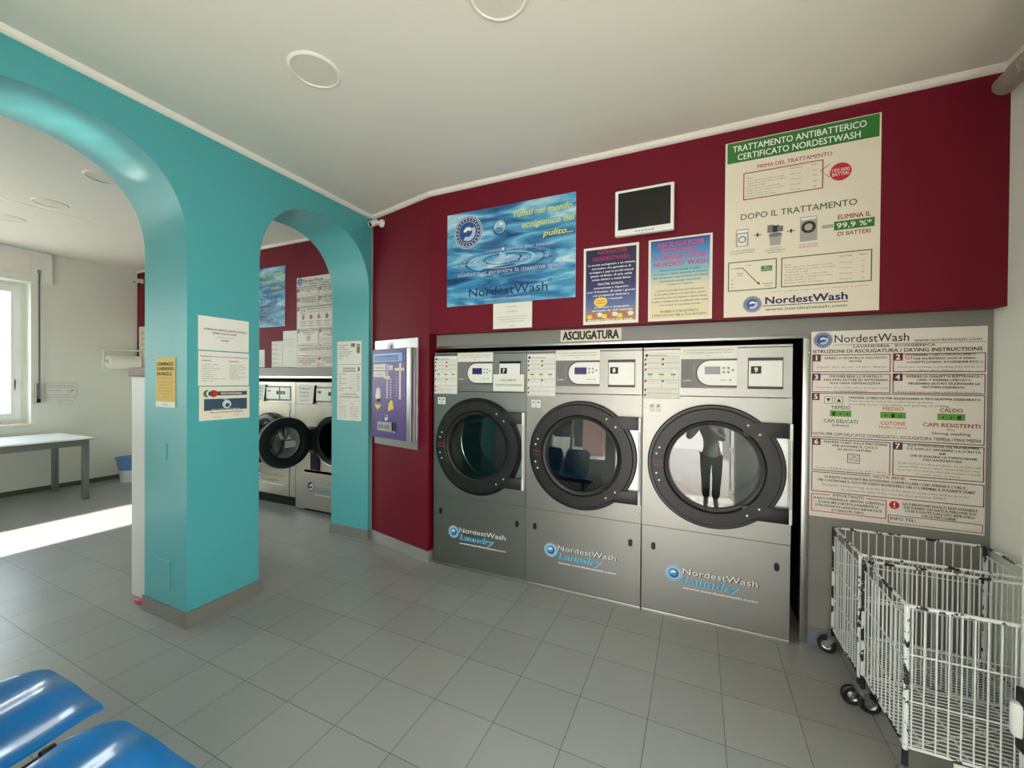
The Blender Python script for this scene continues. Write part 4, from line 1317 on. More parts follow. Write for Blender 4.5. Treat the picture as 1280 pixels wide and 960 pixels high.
def build_dryer(num, x, label, metal):
    t = thing('tumble_dryer', label, 'dryer', (x, YD, 0), 0, 'built-in tumble dryers')
    w, g = DW, 0.002
    m = MB()                                                   # body
    m.box(g, 0.02, 0.0, 0.02, 0.80, 1.697, metal)
    m.box(w - 0.02, 0.02, 0.0, w - g, 0.80, 1.697, metal)
    m.box(g, 0.02, 1.677, w - g, 0.80, 1.697, metal)
    m.box(0.02, 0.78, 0.0, w - 0.02, 0.80, 1.677, 'niche_black')
    m.box(g, 0.0, 1.682, w - g, 0.03, 1.697, metal, 0.003)
    m.build('cabinet', t)
    m = MB()
    m.plate_hole(g, 0.5605, w - g, 1.388, 0.407, 0.972, 0.30, 0.0, 0.02, metal)
    m.box(0.695, -0.0015, 0.76, 0.792, 0.0, 1.17, 'alu')
    for zz in (0.62, 0.98, 1.32):
        m.cyl((0.796, -0.003, zz), (0.796, 0.001, zz), 0.004, 'ink_grey', 8)
    m.build('front_panel', t)
    m = MB()                                                   # header with controls
    m.box(g, 0.0, 1.3915, w - g, 0.02, 1.680, metal, 0.002)
    m.build('control_fascia', t)
    m = MB()
    m.box(0.225, -0.003, 1.442, 0.530, 0.0, 1.618, 'panel_grey')
    m.box(0.236, -0.0042, 1.505, 0.282, -0.003, 1.575, 'ink_grey')
    m.ring(0.259, 1.54, 0.010, 0.016, -0.0046, 'panel_grey')
    m.text('LAUNDRY', 0.234, 1.482, 0.010, -0.0046, 'ink_white', 0.05)
    m.quad(0.296, 1.49, 0.298, 1.59, -0.0036, 'ink_light')
    m.build('control_panel', t)
    m = MB()
    n = 20
    pts = [(0.530, 1.459), (0.530, 1.607)] + [(0.390 - 0.074 * math.sin(PI * k / n), 1.533 + 0.074 * math.cos(PI * k / n)) for k in range(n + 1)]
    def outl(d):
        return [(0.5295, 1.459 - d), (0.5295, 1.607 + d)] + [(0.390 - (0.074 + d) * math.sin(PI * k / n), 1.533 + (0.074 + d) * math.cos(PI * k / n)) for k in range(n + 1)]
    m.prism(outl(0.007), -0.0045, -0.003, 'gasket')
    m.prism(pts, -0.0075, -0.003, 'white_metal')
    d = m.build('display_bezel', t)
    m = MB()
    m.box(0.358, -0.0085, 1.525, 0.442, -0.0075, 1.572, 'screen_navy' if num != 9 else 'screen_grey')
    m.build('display', d)['label'] = 'dark liquid crystal display' if num != 9 else 'pale liquid crystal display'
    m = MB()
    for (a, b) in ((0.460, 1.562), (0.485, 1.562), (0.460, 1.538), (0.485, 1.538), (0.508, 1.550)):
        m = MB(); m.lathe([(0.008, 0.0), (0.007, 0.0015), (0.0, 0.0018)], (a, -0.0075, b), (0, -1, 0), 'ink_light', 14)
        m.build('button', d)
    m = MB()
    m.text('start', 0.440, 1.487, 0.009, -0.0080, 'ink_grey', 0.035)
    m.disc(0.495, 1.491, 0.006, -0.0080, 'ink_light')
    m.build('start_lettering', d)
    m = MB()                                                   # coin box cover
    m.box(0.585, -0.002, 1.440, 0.760, 0.0, 1.622, 'gasket')
    m.box(0.589, -0.008, 1.455, 0.756, -0.002, 1.604, 'white_metal', 0.002)
    m.build('coin_cover', t)
    m = MB()
    m.box(0.600, -0.009, 1.529, 0.652, -0.008, 1.572, 'black')
    m.text(str(num), 0.626, 1.538, 0.026, -0.0096, 'ink_white', None, 'c', bold=0.035)
    m.build('number_plate', t)['label'] = 'black plate with the number %d' % num
    m = MB()
    dryer_sticker(m, 0.005, 1.668, 0.214, 0.298, 0.0)
    m.build('instruction_sticker', t)['label'] = 'white instruction sticker'
    m = MB()
    m.box(0.222, -0.0012, 1.622, 0.531, 0.0, 1.690, 'paper')
    m.text('SI CONSIGLIA DI NON LASCIARE INCUSTODITA', 0.376, 1.668, 0.008, -0.0018, 'ink_red', 0.27, 'c')
    m.text('LA MACCHINA DURANTE IL CICLO', 0.376, 1.652, 0.008, -0.0018, 'ink_grey', 0.25, 'c')
    m.text('grazie', 0.376, 1.635, 0.007, -0.0018, 'ink_grey', None, 'c')
    m.build('warning_sticker', t)['label'] = 'white warning strip'
    m = MB()
    for a in (0.039, 0.077):
        m.box(a, -0.0012, 1.286, a + 0.033, 0.0, 1.342, 'paper')
        m.add([(a + 0.006, -0.0018, 1.318), (a + 0.027, -0.0018, 1.318), (a + 0.0165, -0.0018, 1.336)], [(0, 1, 2)], 'ink_grey')
        m.text('attenzione', a + 0.0165, 1.298, 0.006, -0.0018, 'ink_grey', 0.026, 'c')
    m.build('hazard_sticker', t)
    if num == 7:
        m = MB()
        m.box(0.540, -0.0102, 1.400, 0.792, -0.0090, 1.524, 'paper')
        m.text('NON USARE PIU\'', 0.666, 1.474, 0.015, -0.0108, 'ink', 0.13, 'c')
        m.text('TROPPO SI ROVINANO', 0.666, 1.438, 0.015, -0.0108, 'ink', 0.22, 'c')
        m.build('taped_notice', t)['label'] = 'white notice taped over the coin cover'
    # door
    cx, cz = 0.407, 0.972
    dr = MB()
    R = lambda r, h: (r, h)
    dr.lathe([(0.300, 0.004), (0.372, 0.004), (0.372, 0.020), (0.366, 0.026), (0.350, 0.026), (0.348, 0.018)], (cx, 0, cz), (0, -1, 0), 'gasket', 72)
    dr.lathe([(0.348, 0.016), (0.349, 0.036), (0.344, 0.042), (0.278, 0.042), (0.272, 0.036), (0.268, 0.024), (0.255, 0.020), (0.252, 0.026), (0.246, 0.026), (0.243, 0.0), (0.243, -0.03)], (cx, 0, cz), (0, -1, 0), 'door_charcoal', 72)
    for (a, b) in ((1.165, 1.248), (0.687, 0.768)):
        dr.box(0.56, -0.041, a, 0.788, -0.010, b, 'door_charcoal', 0.003)
    D = dr.build('door', t)
    m = MB()
    for (a, b) in ((0.107, 1.069), (0.090, 1.030), (0.090, 0.908), (0.107, 0.865), (0.586, 1.230), (0.645, 1.180), (0.645, 0.754), (0.586, 0.710)):
        m = MB(); m.lathe([(0.0065, 0.0), (0.006, 0.004), (0.0, 0.005)], (a, -0.041, b), (0, -1, 0), 'white_metal', 10)
        m.build('screw', D)
    m = MB()
    m.text('ATTENZIONE', 0.070, 0.978, 0.010, -0.0426, 'ink_magenta', 0.066)
    m.text('superficie calda', 0.070, 0.956, 0.009, -0.0426, 'ink_magenta', 0.066)
    m.build('red_lettering', D)
    m = MB()
    m.box(0.788, -0.044, 0.687, 0.803, -0.001, 1.248, 'white_metal', 0.003)
    m.cyl((0.7955, -0.0445, 0.775), (0.7955, -0.0445, 1.158), 0.0055, 'alu', 12)
    m.build('hinge_post', D)['label'] = 'white hinge post'
    # glass pane, gently domed outwards
    m = MB()
    r0, Rs = 0.247, 7.0
    prof = [(r0 * i / 10, 0.010 - (r0 * i / 10) ** 2 / (2 * Rs)) for i in range(10, -1, -1)]
    prof[-1] = (0.0005, 0.010)
    m.lathe(prof, (cx, 0, cz), (0, -1, 0), 'door_glass', 64)
    m.v = [(a, b + 0.045 * (c - cz), c) for a, b, c in m.v]      # the pane leans back a little
    m.build('door_window', D)
    # drum
    m = MB()
    m.lathe([(0.300, 0.005), (0.300, 0.06), (0.335, 0.065), (0.335, 0.62), (0.0, 0.66)], (cx, 0, cz), (0, 1, 0), 'drum_steel', 56)
    for k in range(3):
        a = 2 * PI * k / 3 + 0.5
        c, s_ = math.cos(a), math.sin(a)
        m.tube([(cx + 0.31 * c, 0.08, cz + 0.31 * s_), (cx + 0.31 * c, 0.62, cz + 0.31 * s_)], 0.026, 'drum_steel', 10)
    m.lathe([(0.335, 0.30), (0.331, 0.304), (0.331, 0.312), (0.335, 0.316)], (cx, 0, cz), (0, 1, 0), 'chrome', 56)
    m.build('drum', t)
    # lower service panel
    m = MB()
    m.box(g, 0.0, 0.022, w - g, 0.02, 0.5575, metal, 0.002)
    P = m.build('service_panel', t)
    for (a, b) in ((0.0735, 0.432), (0.7395, 0.427)):
        m = MB()
        n = 10
        pts = [(a + 0.013 * math.cos(PI * k / n), b + 0.010 + 0.013 * math.sin(PI * k / n)) for k in range(n + 1)] + [(a + 0.013 * math.cos(PI + PI * k / n), b - 0.010 + 0.013 * math.sin(PI + PI * k / n)) for k in range(n + 1)]
        m.prism(pts[::1], -0.005, 0.0, 'black')
        m.build('panel_lock', P)
    m = MB()
    lx, lz = 0.195, 0.283
    m.disc(lx, lz, 0.048, -0.0006, 'logo_pale', 36)
    m.ring(lx, lz, 0.040, 0.044, -0.0010, 'ink_cyan')
    m.disc(lx, lz, 0.032, -0.0010, 'ink_cyan', 32)
    m.ring(lx, lz, 0.016, 0.028, -0.0014, 'logo_blue', a0=-2.4, a1=1.2)
    m.ring(lx, lz, 0.005, 0.018, -0.0018, 'ink_white', a0=0.4, a1=3.2)
    m.text('NordestWash', 0.250, 0.288, 0.036, -0.0006, 'ink', 0.404, slope=-0.004, bold=0.028)
    m.text('NordestWash', 0.2485, 0.2895, 0.036, -0.0010, 'ink_white', 0.400, slope=-0.004)
    m.text('Laundry', 0.245, 0.231, 0.042, -0.0006, 'logo_pale', 0.30, shear=0.28, bold=0.05)
    m.text('Laundry', 0.245, 0.231, 0.042, -0.0010, 'ink_cyan', 0.295, shear=0.28, bold=0.025)
    m.text('www.nordestwash.com', 0.250, 0.198, 0.013, -0.0006, 'ink_white', 0.40, bold=0.03)
    m.build('brand_decal', P)['label'] = 'round blue swirl with lettering'
    MB().box(g, -0.002, 0.0, w - g, 0.02, 0.021, 'alu', 0.002).build('plinth_strip', t)
    return t
build_dryer(7, -1.9143, 'leftmost steel tumble dryer, numbered 7, beside the red corner', 'steel_shaded')
build_dryer(8, -1.1092 + 0.0007, 'middle steel tumble dryer, numbered 8, between the other two', 'steel')
build_dryer(9, -0.3015 + 0.0010, 'rightmost steel tumble dryer, numbered 9, beside the black gap', 'steel')

# ------------------------------------------------------------------ payment machine on the slanted wall
def payment_machine():
    t = thing('payment_machine', 'wall mounted coin payment machine with purple front on the slanted red wall', 'payment machine', (-2.7218, 2.881, 0.9), ANG)
    MB().box(0.060, -0.010, -0.002, 0.668, 0, 0.930, 'zinc', 0.002).build('back_plate', t)['label'] = 'plain zinc back plate'
    m = MB()
    m.box(0.100, -0.060, 0.066, 0.640, -0.010, 0.846, 'zinc', 0.006)
    m.build('housing', t)
    m = MB()
    px0, px1, pz0, pz1 = 0.104, 0.580, 0.070, 0.842
    pw, ph = px1 - px0, pz1 - pz0
    Y = -0.064
    m.box(px0, Y, pz0, px1, -0.06, pz1, 'machine_purple', 0.001)
    X = lambda f: px0 + f * pw
    Z = lambda f: pz1 - f * ph
    y = Y - 0.0006
    for k in range(8):
        c = -0.35 + k * 0.20
        pts = []
        for (a, b) in ((0.02, 0.0), (0.98, 0.42), (0.98, 0.425), (0.02, 0.005)):
            pts.append((X(a), y, Z(c + (0.45 - b) * 1.0)))
        if 0 < c + 0.02 and c + 0.45 < 1:
            m.add(pts, [(0, 1, 2, 3)], 'machine_stripe')
    F = m.build('purple_front', t)
    y = Y - 0.002
    m = MB(); m.box(X(0.06), Y - 0.006, Z(0.142), X(0.92), Y, Z(0.045), 'lcd_blue', 0.002)
    m.quad(X(0.10), Z(0.128), X(0.80), Z(0.068), Y - 0.0066, 'logo_blue')
    m.text('SELEZIONARE', X(0.14), Z(0.118), 0.022, Y - 0.0072, 'lcd_blue', pw * 0.60)
    m.build('display', F)
    for (a, b) in ((0.165, 0.235), (0.245, 0.312)):
        m = MB(); m.box(X(0.04), y, Z(b), X(0.42), Y, Z(a), 'paper')
        m.text('resto', X(0.09), Z((a + b) / 2 + 0.012), 0.014, y - 0.0006, 'ink_grey', pw * 0.26)
        m.build('label_sticker', F)
    m = MB()
    m.box(X(0.445), y, Z(0.555), X(0.50), Y, Z(0.17), 'ink_lilac')
    m.box(X(0.38), y - 0.004, Z(0.335), X(0.56), Y, Z(0.300), 'paper_cream', 0.002)
    for k in range(8):
        m.cyl((X(0.58), y - 0.002, Z(0.34 + 0.028 * k)), (X(0.58), Y, Z(0.34 + 0.028 * k)), 0.007, 'ink_white', 10)
    m.build('coin_slot', F)
    m = MB()
    m.box(X(0.82), y, Z(0.555), X(0.87), Y, Z(0.16), 'paper_cream')
    m.box(X(0.70), y - 0.004, Z(0.242), X(0.97), Y, Z(0.212), 'paper_cream', 0.002)
    m.box(X(0.52), y - 0.003, Z(0.232), X(0.64), Y, Z(0.180), 'paper_cream', 0.002)
    for k in range(9):
        m.cyl((X(0.76), y - 0.002, Z(0.28 + 0.03 * k)), (X(0.76), Y, Z(0.28 + 0.03 * k)), 0.007, 'ink_lilac', 10)
    m.build('card_slot', F)
    m = MB()
    m.disc(X(0.20), Z(0.475), 0.034, y, 'paper_cream')
    m.disc(X(0.19), Z(0.525), 0.040, y - 0.0005, 'paper')
    m.disc(X(0.22), Z(0.575), 0.032, y - 0.0010, 'ink', rz=0.014)
    m.build('coin_print', F)
    m = MB()
    m.add([(X(0.18), y, Z(0.69)), (X(0.09), y, Z(0.64)), (X(0.12), y, Z(0.615)), (X(0.18), y, Z(0.63)), (X(0.25), y, Z(0.615)), (X(0.28), y, Z(0.64))], [tuple(range(6))], 'badge_yellow')
    m.build('heart_print', F)
    m = MB()
    for (a, b) in ((0.56, 0.62), (0.62, 0.645), (0.54, 0.66), (0.60, 0.60)):
        m.disc(X(a), Z(b), 0.020, y - 0.0005 * a, 'badge_yellow', rz=0.026)
    m.build('key_print', F)
    m = MB()
    m.ring(X(0.46), Z(0.765), 0.018, 0.026, y - 0.001, 'chrome')
    m.cyl((X(0.47), y - 0.012, Z(0.78)), (X(0.47), Y, Z(0.78)), 0.014, 'ink_white', 14)
    m.build('key_reader', F)
    m = MB()
    m.box(X(0.20), y - 0.012, Z(0.925), X(0.74), Y, Z(0.905), 'chrome', 0.003)
    m.box(X(0.20), y - 0.010, Z(0.905), X(0.62), Y, Z(0.815), 'zinc', 0.004)
    m.box(X(0.63), y - 0.001, Z(0.905), X(0.74), Y, Z(0.815), 'black')
    m.box(X(0.24), y - 0.012, Z(0.89), X(0.38), y - 0.009, Z(0.85), 'panel_grey', 0.002)
    m.box(X(0.42), y - 0.012, Z(0.89), X(0.57), y - 0.009, Z(0.85), 'panel_grey', 0.002)
    m.build('coin_return', F)
    m = MB()
    m.disc(0.30, 0.872, 0.050, -0.0108, 'ink_white', rz=0.040)
    m.disc(0.31, 0.868, 0.016, -0.0114, 'ink_grey', rz=0.020)
    m.build('round_sticker', t)
payment_machine()

# ------------------------------------------------------------------ surveillance cameras
def bullet_camera(loc, rz, label, aim):
    t = thing('surveillance_camera', label, 'camera', loc, rz)
    m = MB(); m.lathe([(0.0, 0.030), (0.022, 0.030), (0.034, 0.018), (0.036, 0.0)], (0, 0, 0), (0, -1, 0), 'white_metal', 24)
    m.build('mount', t)
    m = MB(); m.tube([(0, -0.028, 0), (0.0, -0.05, 0), aim], 0.011, 'white_metal', 10)
    m.build('arm', t)
    a = Vector(aim)
    d = Vector((aim[0] * 0.8, -0.6, -0.35)).normalized()
    m = MB(); m.lathe([(0.0, -0.042), (0.024, -0.039), (0.027, -0.034), (0.027, 0.042), (0.025, 0.048), (0.021, 0.045), (0.021, 0.040), (0.0, 0.040)], a, d, 'white_metal', 24)
    b = m.build('housing', t)
    m = MB(); m.lathe([(0.0208, 0.041), (0.0, 0.043)], a, d, 'black', 20)
    m.lathe([(0.010, 0.043), (0.008, 0.048), (0.0, 0.050)], a, d, 'screen_black', 16)
    m.build('lens', b)['label'] = 'black lens'
dx = Vector((math.cos(ANG), math.sin(ANG)))
bullet_camera((-2.7218 + 0.150 * dx.x, 2.881 + 0.150 * dx.y, 2.885), ANG, 'small white surveillance camera high in the corner above the payment machine', (-0.030, -0.066, -0.010))
bullet_camera((-7.57, YL, 2.93), 0, 'small white surveillance camera in the far room, at the end of the red wall', (0.06, -0.085, -0.02))

# ------------------------------------------------------------------ ceiling lamps
def ceiling_lamp(x, y, z, label):
    t = thing('ceiling_lamp', label, 'ceiling light', (x, y, z), 0, 'round recessed ceiling lamps')
    m = MB(); m.lathe([(0.104, 0.0), (0.104, 0.007), (0.108, 0.009), (0.116, 0.007), (0.122, 0.0)], (0, 0, 0), (0, 0, -1), 'trim_white', 48)
    m.build('rim', t)
    m = MB(); m.lathe([(0.105, 0.003), (0.06, 0.004), (0.0005, 0.005)], (0, 0, 0), (0, 0, -1), 'lamp_disc', 48)
    m.build('diffuser', t)
ceiling_lamp(-1.70, 1.405, ZC, 'round switched-off ceiling lamp near the teal arches')
ceiling_lamp(-0.71, 1.415, ZC, 'round ceiling lamp cut by the top edge of the picture')
ceiling_lamp(-4.355, 1.624, ZL, 'ceiling lamp of the side room nearest to the teal column')
ceiling_lamp(-5.46, 1.66, ZL, 'middle ceiling lamp of the side room')
ceiling_lamp(-6.35, 1.64, ZL, 'ceiling lamp of the side room nearest to the far window')
tag(MB().box(-0.016, -0.9, -0.003, 0.012, 0.9, 0.0, 'table_white').build('cable_duct', None, (-5.72, 1.13, ZL)), 'thin white cable duct running across the side room ceiling', 'cable duct')

# ------------------------------------------------------------------ washing machines in the side room
def build_washer(x, w, label, open_door, raised):
    y = 3.18
    t = thing('washing_machine', label, 'washing machine', (x, y, 0), 0, 'washing machines of the side room')
    cx, cz, pr = (0.400, 0.815, 0.215) if not raised else (0.590, 0.815, 0.225)
    z0 = 0.130 if not raised else 0.035
    px = 0.0 if not raised else 0.145
    m = MB()
    zb = 0.02 if raised else 0.132
    m.box(0.003, 0.02, zb, 0.02, 0.46, 1.425, 'steel_warm')
    m.box(w - 0.02, 0.02, zb, w - 0.003, 0.46, 1.425, 'steel_warm')
    m.box(0.003, 0.02, 1.425, w - 0.003, 0.46, 1.445, 'steel_warm')
    m.box(0.02, 0.44, zb, w - 0.02, 0.46, 1.425, 'niche_black')
    m.box(0.003, -0.003, 1.195, w - 0.003, 0.02, 1.445, 'steel_warm', 0.003)
    if raised:
        m.box(0.003, -0.004, 0.02, px, 0.02, 1.195, 'steel_warm', 0.003)
    m.box(w - 0.10 if not raised else w - 0.05, -0.002, z0, w - 0.003, 0.02, 1.195, 'steel_warm', 0.002)
    m.build('cabinet', t)
    m = MB(); m.box(0.006, 0.06 if not raised else 0.03, 0.0, w - 0.006, 0.40, 0.135, 'niche_black')
    m.build('base', t)
    m = MB()
    m.plate_hole(px + 0.003, 0.47, w - (0.10 if not raised else 0.05), 1.195, cx, cz, pr, -0.008, 0.02, 'steel_warm')
    m.build('front_panel', t)
    m = MB()
    m.box(px + 0.003, -0.010, z0, w - (0.10 if not raised else 0.05), 0.02, 0.440 if raised else 0.468, 'steel_warm', 0.003)
    P = m.build('service_panel', t)
    m = MB()
    lx, lz = (0.255, 0.288) if raised else (0.180, 0.335)
    m.disc(lx, lz, 0.050, -0.0108, 'logo_dark', 28)
    m.ring(lx, lz, 0.024, 0.040, -0.0114, 'logo_pale', a0=-2.4, a1=1.2)
    m.ring(lx, lz, 0.006, 0.020, -0.0114, 'ink_white', a0=0.4, a1=3.2)
    m.text('NordestWash', lx + 0.065, lz + 0.005, 0.034, -0.0108, 'ink_light' if raised else 'ink_grey', 0.36, bold=0.01)
    m.text('Laundry', lx + 0.065, lz - 0.055, 0.038, -0.0108, 'ink_cyan' if raised else 'ink_grey', 0.28, shear=0.28, bold=0.03)
    m.text('www.nordestwash.com', lx + 0.06, lz - 0.088, 0.013, -0.0108, 'ink_white', 0.38, bold=0.03)
    m.build('brand_decal', P)
    # controls
    m = MB()
    a0, a1 = (0.295, 0.720) if not raised else (0.330, w - 0.03)
    m.box(a0, -0.006, 1.225, a1, -0.003, 1.397, 'panel_grey')
    m.box(a0 + 0.004, -0.012, 1.245, a0 + 0.235, -0.006, 1.380, 'white_metal', 0.003)
    m.box(a0 + 0.252, -0.012, 1.245, a1 - 0.004, -0.006, 1.380, 'white_metal', 0.003)
    c = m.build('control_panel', t)
    m = MB()
    m.box(a0 + 0.035, -0.0135, 1.325, a0 + 0.080, -0.012, 1.350, 'screen_black')
    m.box(a0 + 0.190, -0.0135, 1.300, a0 + 0.230, -0.012, 1.340, 'black')
    m.box(a0 + 0.262, -0.0135, 1.302, a0 + 0.335, -0.012, 1.338, 'black')
    m.text('17' if raised else '15', a0 + 0.300, 1.309, 0.022, -0.014, 'ink_white', None, 'c', bold=0.03)
    m.build('display', c)
    m = MB()
    if raised:
        vs = [(0.035, -0.016, 1.412), (0.320, -0.020, 1.412), (0.300, -0.030, 1.205), (0.030, -0.006, 1.200)]
    else:
        vs = [(0.120, -0.016, 1.412), (0.305, -0.020, 1.412), (0.285, -0.030, 1.215), (0.115, -0.006, 1.210)]
    m.add(vs + [(a, b + 0.0015, c_) for a, b, c_ in vs], [(3, 2, 1, 0), (4, 5, 6, 7), (0, 1, 5, 4), (1, 2, 6, 5), (2, 3, 7, 6), (3, 0, 4, 7)], 'paper')
    for i, r in enumerate(('SI PREGA DI', 'PULIRE LA', 'VASCHETTA', 'grazie')):
        xx = (vs[0][0] + vs[1][0]) / 2
        m.text(r, xx, 1.365 - i * 0.042, 0.015, -0.034, 'ink', 0.016 * len(r) * (1.0 if raised else 0.7), 'c')
    m.build('taped_notice', t)['label'] = 'curling white paper taped over the controls'
    if not raised:
        m = MB()
        m.box(0.560, -0.0065, 1.125, 0.705, -0.003, 1.178, 'alu', 0.002)
        m.text('MACCHINA 15', 0.632, 1.143, 0.016, -0.0072, 'ink_grey', 0.12, 'c')
        m.box(0.02, -0.005, 1.120, 0.72, -0.003, 1.190, 'steel')
        m.build('name_plate', t)
    # port and drum
    m = MB()
    m.lathe([(pr - 0.03, -0.02), (pr - 0.03, 0.020), (pr - 0.012, 0.034), (pr + 0.018, 0.034), (pr + 0.030, 0.020), (pr + 0.032, 0.006)], (cx, 0, cz), (0, -1, 0), 'gasket', 48)
    m.lathe([(pr + 0.030, 0.008), (pr + 0.034, 0.026), (pr + 0.042, 0.026), (pr + 0.048, 0.006)], (cx, 0, cz), (0, -1, 0), 'chrome', 48)
    m.build('port_ring', t)
    m = MB(); m.lathe([(pr - 0.03, 0.02), (pr + 0.02, 0.06), (pr + 0.02, 0.40), (0.0, 0.42)], (cx, 0, cz), (0, 1, 0), 'gasket', 40)
    m.lathe([(pr - 0.028, 0.0), (pr - 0.028, 0.05)], (cx, 0, cz), (0, 1, 0), 'chrome', 40)
    m.build('drum', t)
    m = MB()
    m.box(cx - pr - 0.125, -0.035, cz - 0.15, cx - pr - 0.02, -0.008, cz + 0.14, 'door_charcoal', 0.006)
    m.box(cx - pr - 0.115, -0.014, 0.475, cx - pr + 0.03, -0.008, cz - 0.14, 'niche_black')  # flat black slab carried down below the hinge
    m.build('hinge_and_black_slab', t)
    # door, built closed about its hinge then turned
    hx = cx - pr - 0.055
    d = thing('door', '', '', (hx, -0.040, cz), -math.radians(102) if open_door else 0)
    del d['label'], d['category']
    d.parent = t
    ox = pr + 0.055
    m = MB()
    m.lathe([(0.165, -0.012), (0.185, -0.018), (0.262, -0.012), (0.272, 0.0), (0.268, 0.022), (0.240, 0.040), (0.185, 0.044), (0.168, 0.034)], (ox, 0, 0), (0, -1, 0), 'gasket', 56)
    m.box(-0.030, -0.030, -0.115, 0.075, 0.004, 0.115, 'door_charcoal', 0.008)
    m.build('door_frame', d)
    m = MB(); m.lathe([(0.166, -0.010), (0.160, -0.05), (0.150, -0.075), (0.08, -0.088), (0.0005, -0.092)], (ox, 0, 0), (0, -1, 0), 'door_glass', 48)
    m.lathe([(0.166, 0.020), (0.0005, 0.022)], (ox, 0, 0), (0, -1, 0), 'door_glass', 48)
    m.build('door_glass', d)
    m = MB()
    for (r0, r1) in ((0.262, 0.270),):
        m.lathe([(r0, -0.014), (r1, -0.006), (r1, -0.002), (r0, -0.012)], (ox, 0, 0), (0, -1, 0), 'chrome', 56)
    m.build('rim', d)
    if open_door:
        m = MB()
        m.add([(ox - 0.055, 0.0955, -0.040), (ox + 0.050, 0.0955, -0.040), (ox + 0.050, 0.0955, 0.030), (ox - 0.055, 0.0955, 0.030)], [(0, 1, 2, 3)], 'ink_light')
        m.add([(ox - 0.02, 0.0955, 0.045), (ox + 0.04, 0.0955, 0.045), (ox + 0.01, 0.0955, 0.095)], [(0, 1, 2)], 'ink_light')
        m.build('warning_sticker', d)
build_washer(-4.925, 0.80, 'washing machine with closed black door, left of the open one, behind the arch', False, False)
build_washer(-4.125, 0.92, 'washing machine with its round black door swung open, behind the arch', True, True)

# ------------------------------------------------------------------ side room furniture
def folding_table():
    t = thing('work_table', 'long white topped table with grey metal legs under the far window', 'table', (-7.16, 1.35, 0))
    L0, L1, w = -1.05, 1.055, 0.46
    MB().box(-w, L0, 0.728, w, L1, 0.750, 'table_white', 0.003).build('tabletop', t)
    MB().box(-w - 0.001, L0 - 0.001, 0.722, w + 0.001, L1 + 0.001, 0.730, 'dark_skirt').build('edge_band', t)
    m = MB()
    for a in (-w + 0.02, w - 0.06):
        m.box(a, L0 + 0.03, 0.655, a + 0.04, L1 - 0.03, 0.722, 'table_grey', 0.002)
    for b in (L0 + 0.03, L1 - 0.07):
        m.box(-w + 0.06, b, 0.657, w - 0.06, b + 0.04, 0.721, 'table_grey', 0.002)
    m.build('frame', t)
    for a in (-w + 0.02, w - 0.075):
        for b in (L0 + 0.03, L1 - 0.085):
            MB().box(a, b, 0.0, a + 0.055, b + 0.055, 0.66, 'table_grey', 0.003).build('leg', t)
folding_table()

t = thing('roller_shutter_box', 'white roller shutter box over the far window', 'shutter box', (XF, 1.45, 2.67))
MB().box(0.001, -1.65, 0.012, 0.05, 0.905, 0.415, 'white_metal', 0.004).build('box', t)
m = MB(); m.box(0.05, -1.6, 0.055, 0.056, 0.72, 0.11, 'trim_white', 0.002); m.box(0.05, -1.6, 0.13, 0.058, 0.72, 0.36, 'trim_white', 0.003)
m.build('cover_board', t)
t = thing('shutter_strap', 'grey roller shutter strap hanging beside the far window', 'strap', (XF, 2.236, 1.18))
MB().box(0.060, -0.009, 0.02, 0.063, 0.009, 1.66, 'ink_grey').build('strap', t)
MB().box(0.0515, -0.014, 1.63, 0.075, 0.014, 1.67, 'pvc_grey', 0.003).build('guide', t)
m = MB(); m.box(0.0, -0.028, -0.03, 0.065, 0.010, 0.22, 'panel_grey', 0.004)
m.box(0.065, -0.024, -0.03, 0.068, 0.010, 0.02, 'black')
m.build('winder', t)

s = Sheet(0.315, 0.21, 'paper', 0.004)
s.frame(0.008, 0.008, 0.307, 0.202, 0.004, 'ink_light')
s.text('SI PREGA DI LASCIARE', 0.02, 0.045, 0.016, 'ink_light', 0.26, bold=0.01)
s.rect(0.02, 0.065, 0.29, 0.069, 'ink_light', 1)
s.text('PULITO IL TAVOLO', 0.02, 0.105, 0.014, 'ink_light', 0.14, bold=0.01)
s.ring(0.235, 0.125, 0.014, 0.019, 'ink_light', 1)
s.rect(0.25, 0.098, 0.275, 0.118, 'ink_light', 1)
s.rect(0.02, 0.165, 0.25, 0.169, 'ink_light', 1)
s.place('wall_sign', on_left(2.296, 1.410, 0.315, 0.21, XF), PI / 2, 'white ruled sign on the far wall above the right end of the table', 'sign')
s = Sheet(0.150, 0.078, 'paper', 0.012)
s.frame(0.012, 0.010, 0.138, 0.068, 0.003, 'ink_light')
s.place('wall_sign', on_left(2.415, 1.180, 0.150, 0.078, XF), PI / 2, 'tiny framed plate below the ruled sign on the far wall', 'sign')

def roll_holder():
    t = thing('paper_roll_holder', 'white wire holder with a big paper roll on the far wall', 'paper roll holder', (XF, 3.0, 1.60))
    for a in (-0.185, 0.235):
        m = MB(); m.tube([(0.0, a, 0.27), (0.10, a, 0.285), (0.165, a, 0.26), (0.165, a, 0.07), (0.13, a, 0.0), (0.19, a, -0.01)], 0.011, 'white_metal', 8)
        m.build('bracket', t)
    MB().tube([(0.15, -0.185, 0.285), (0.15, 0.235, 0.285)], 0.010, 'white_metal', 8).build('top_bar', t)
    MB().cyl((0.14, -0.20, 0.12), (0.14, 0.25, 0.12), 0.016, 'white_metal', 12).build('spindle', t)
    m = MB(); m.lathe([(0.030, -0.13), (0.093, -0.13), (0.096, -0.12), (0.096, 0.205), (0.093, 0.215), (0.030, 0.215), (0.030, -0.13)], (0.14, 0, 0.105), (0, 1, 0), 'tissue', 36)
    m.build('paper_roll', t)['label'] = 'white paper roll'
roll_holder()

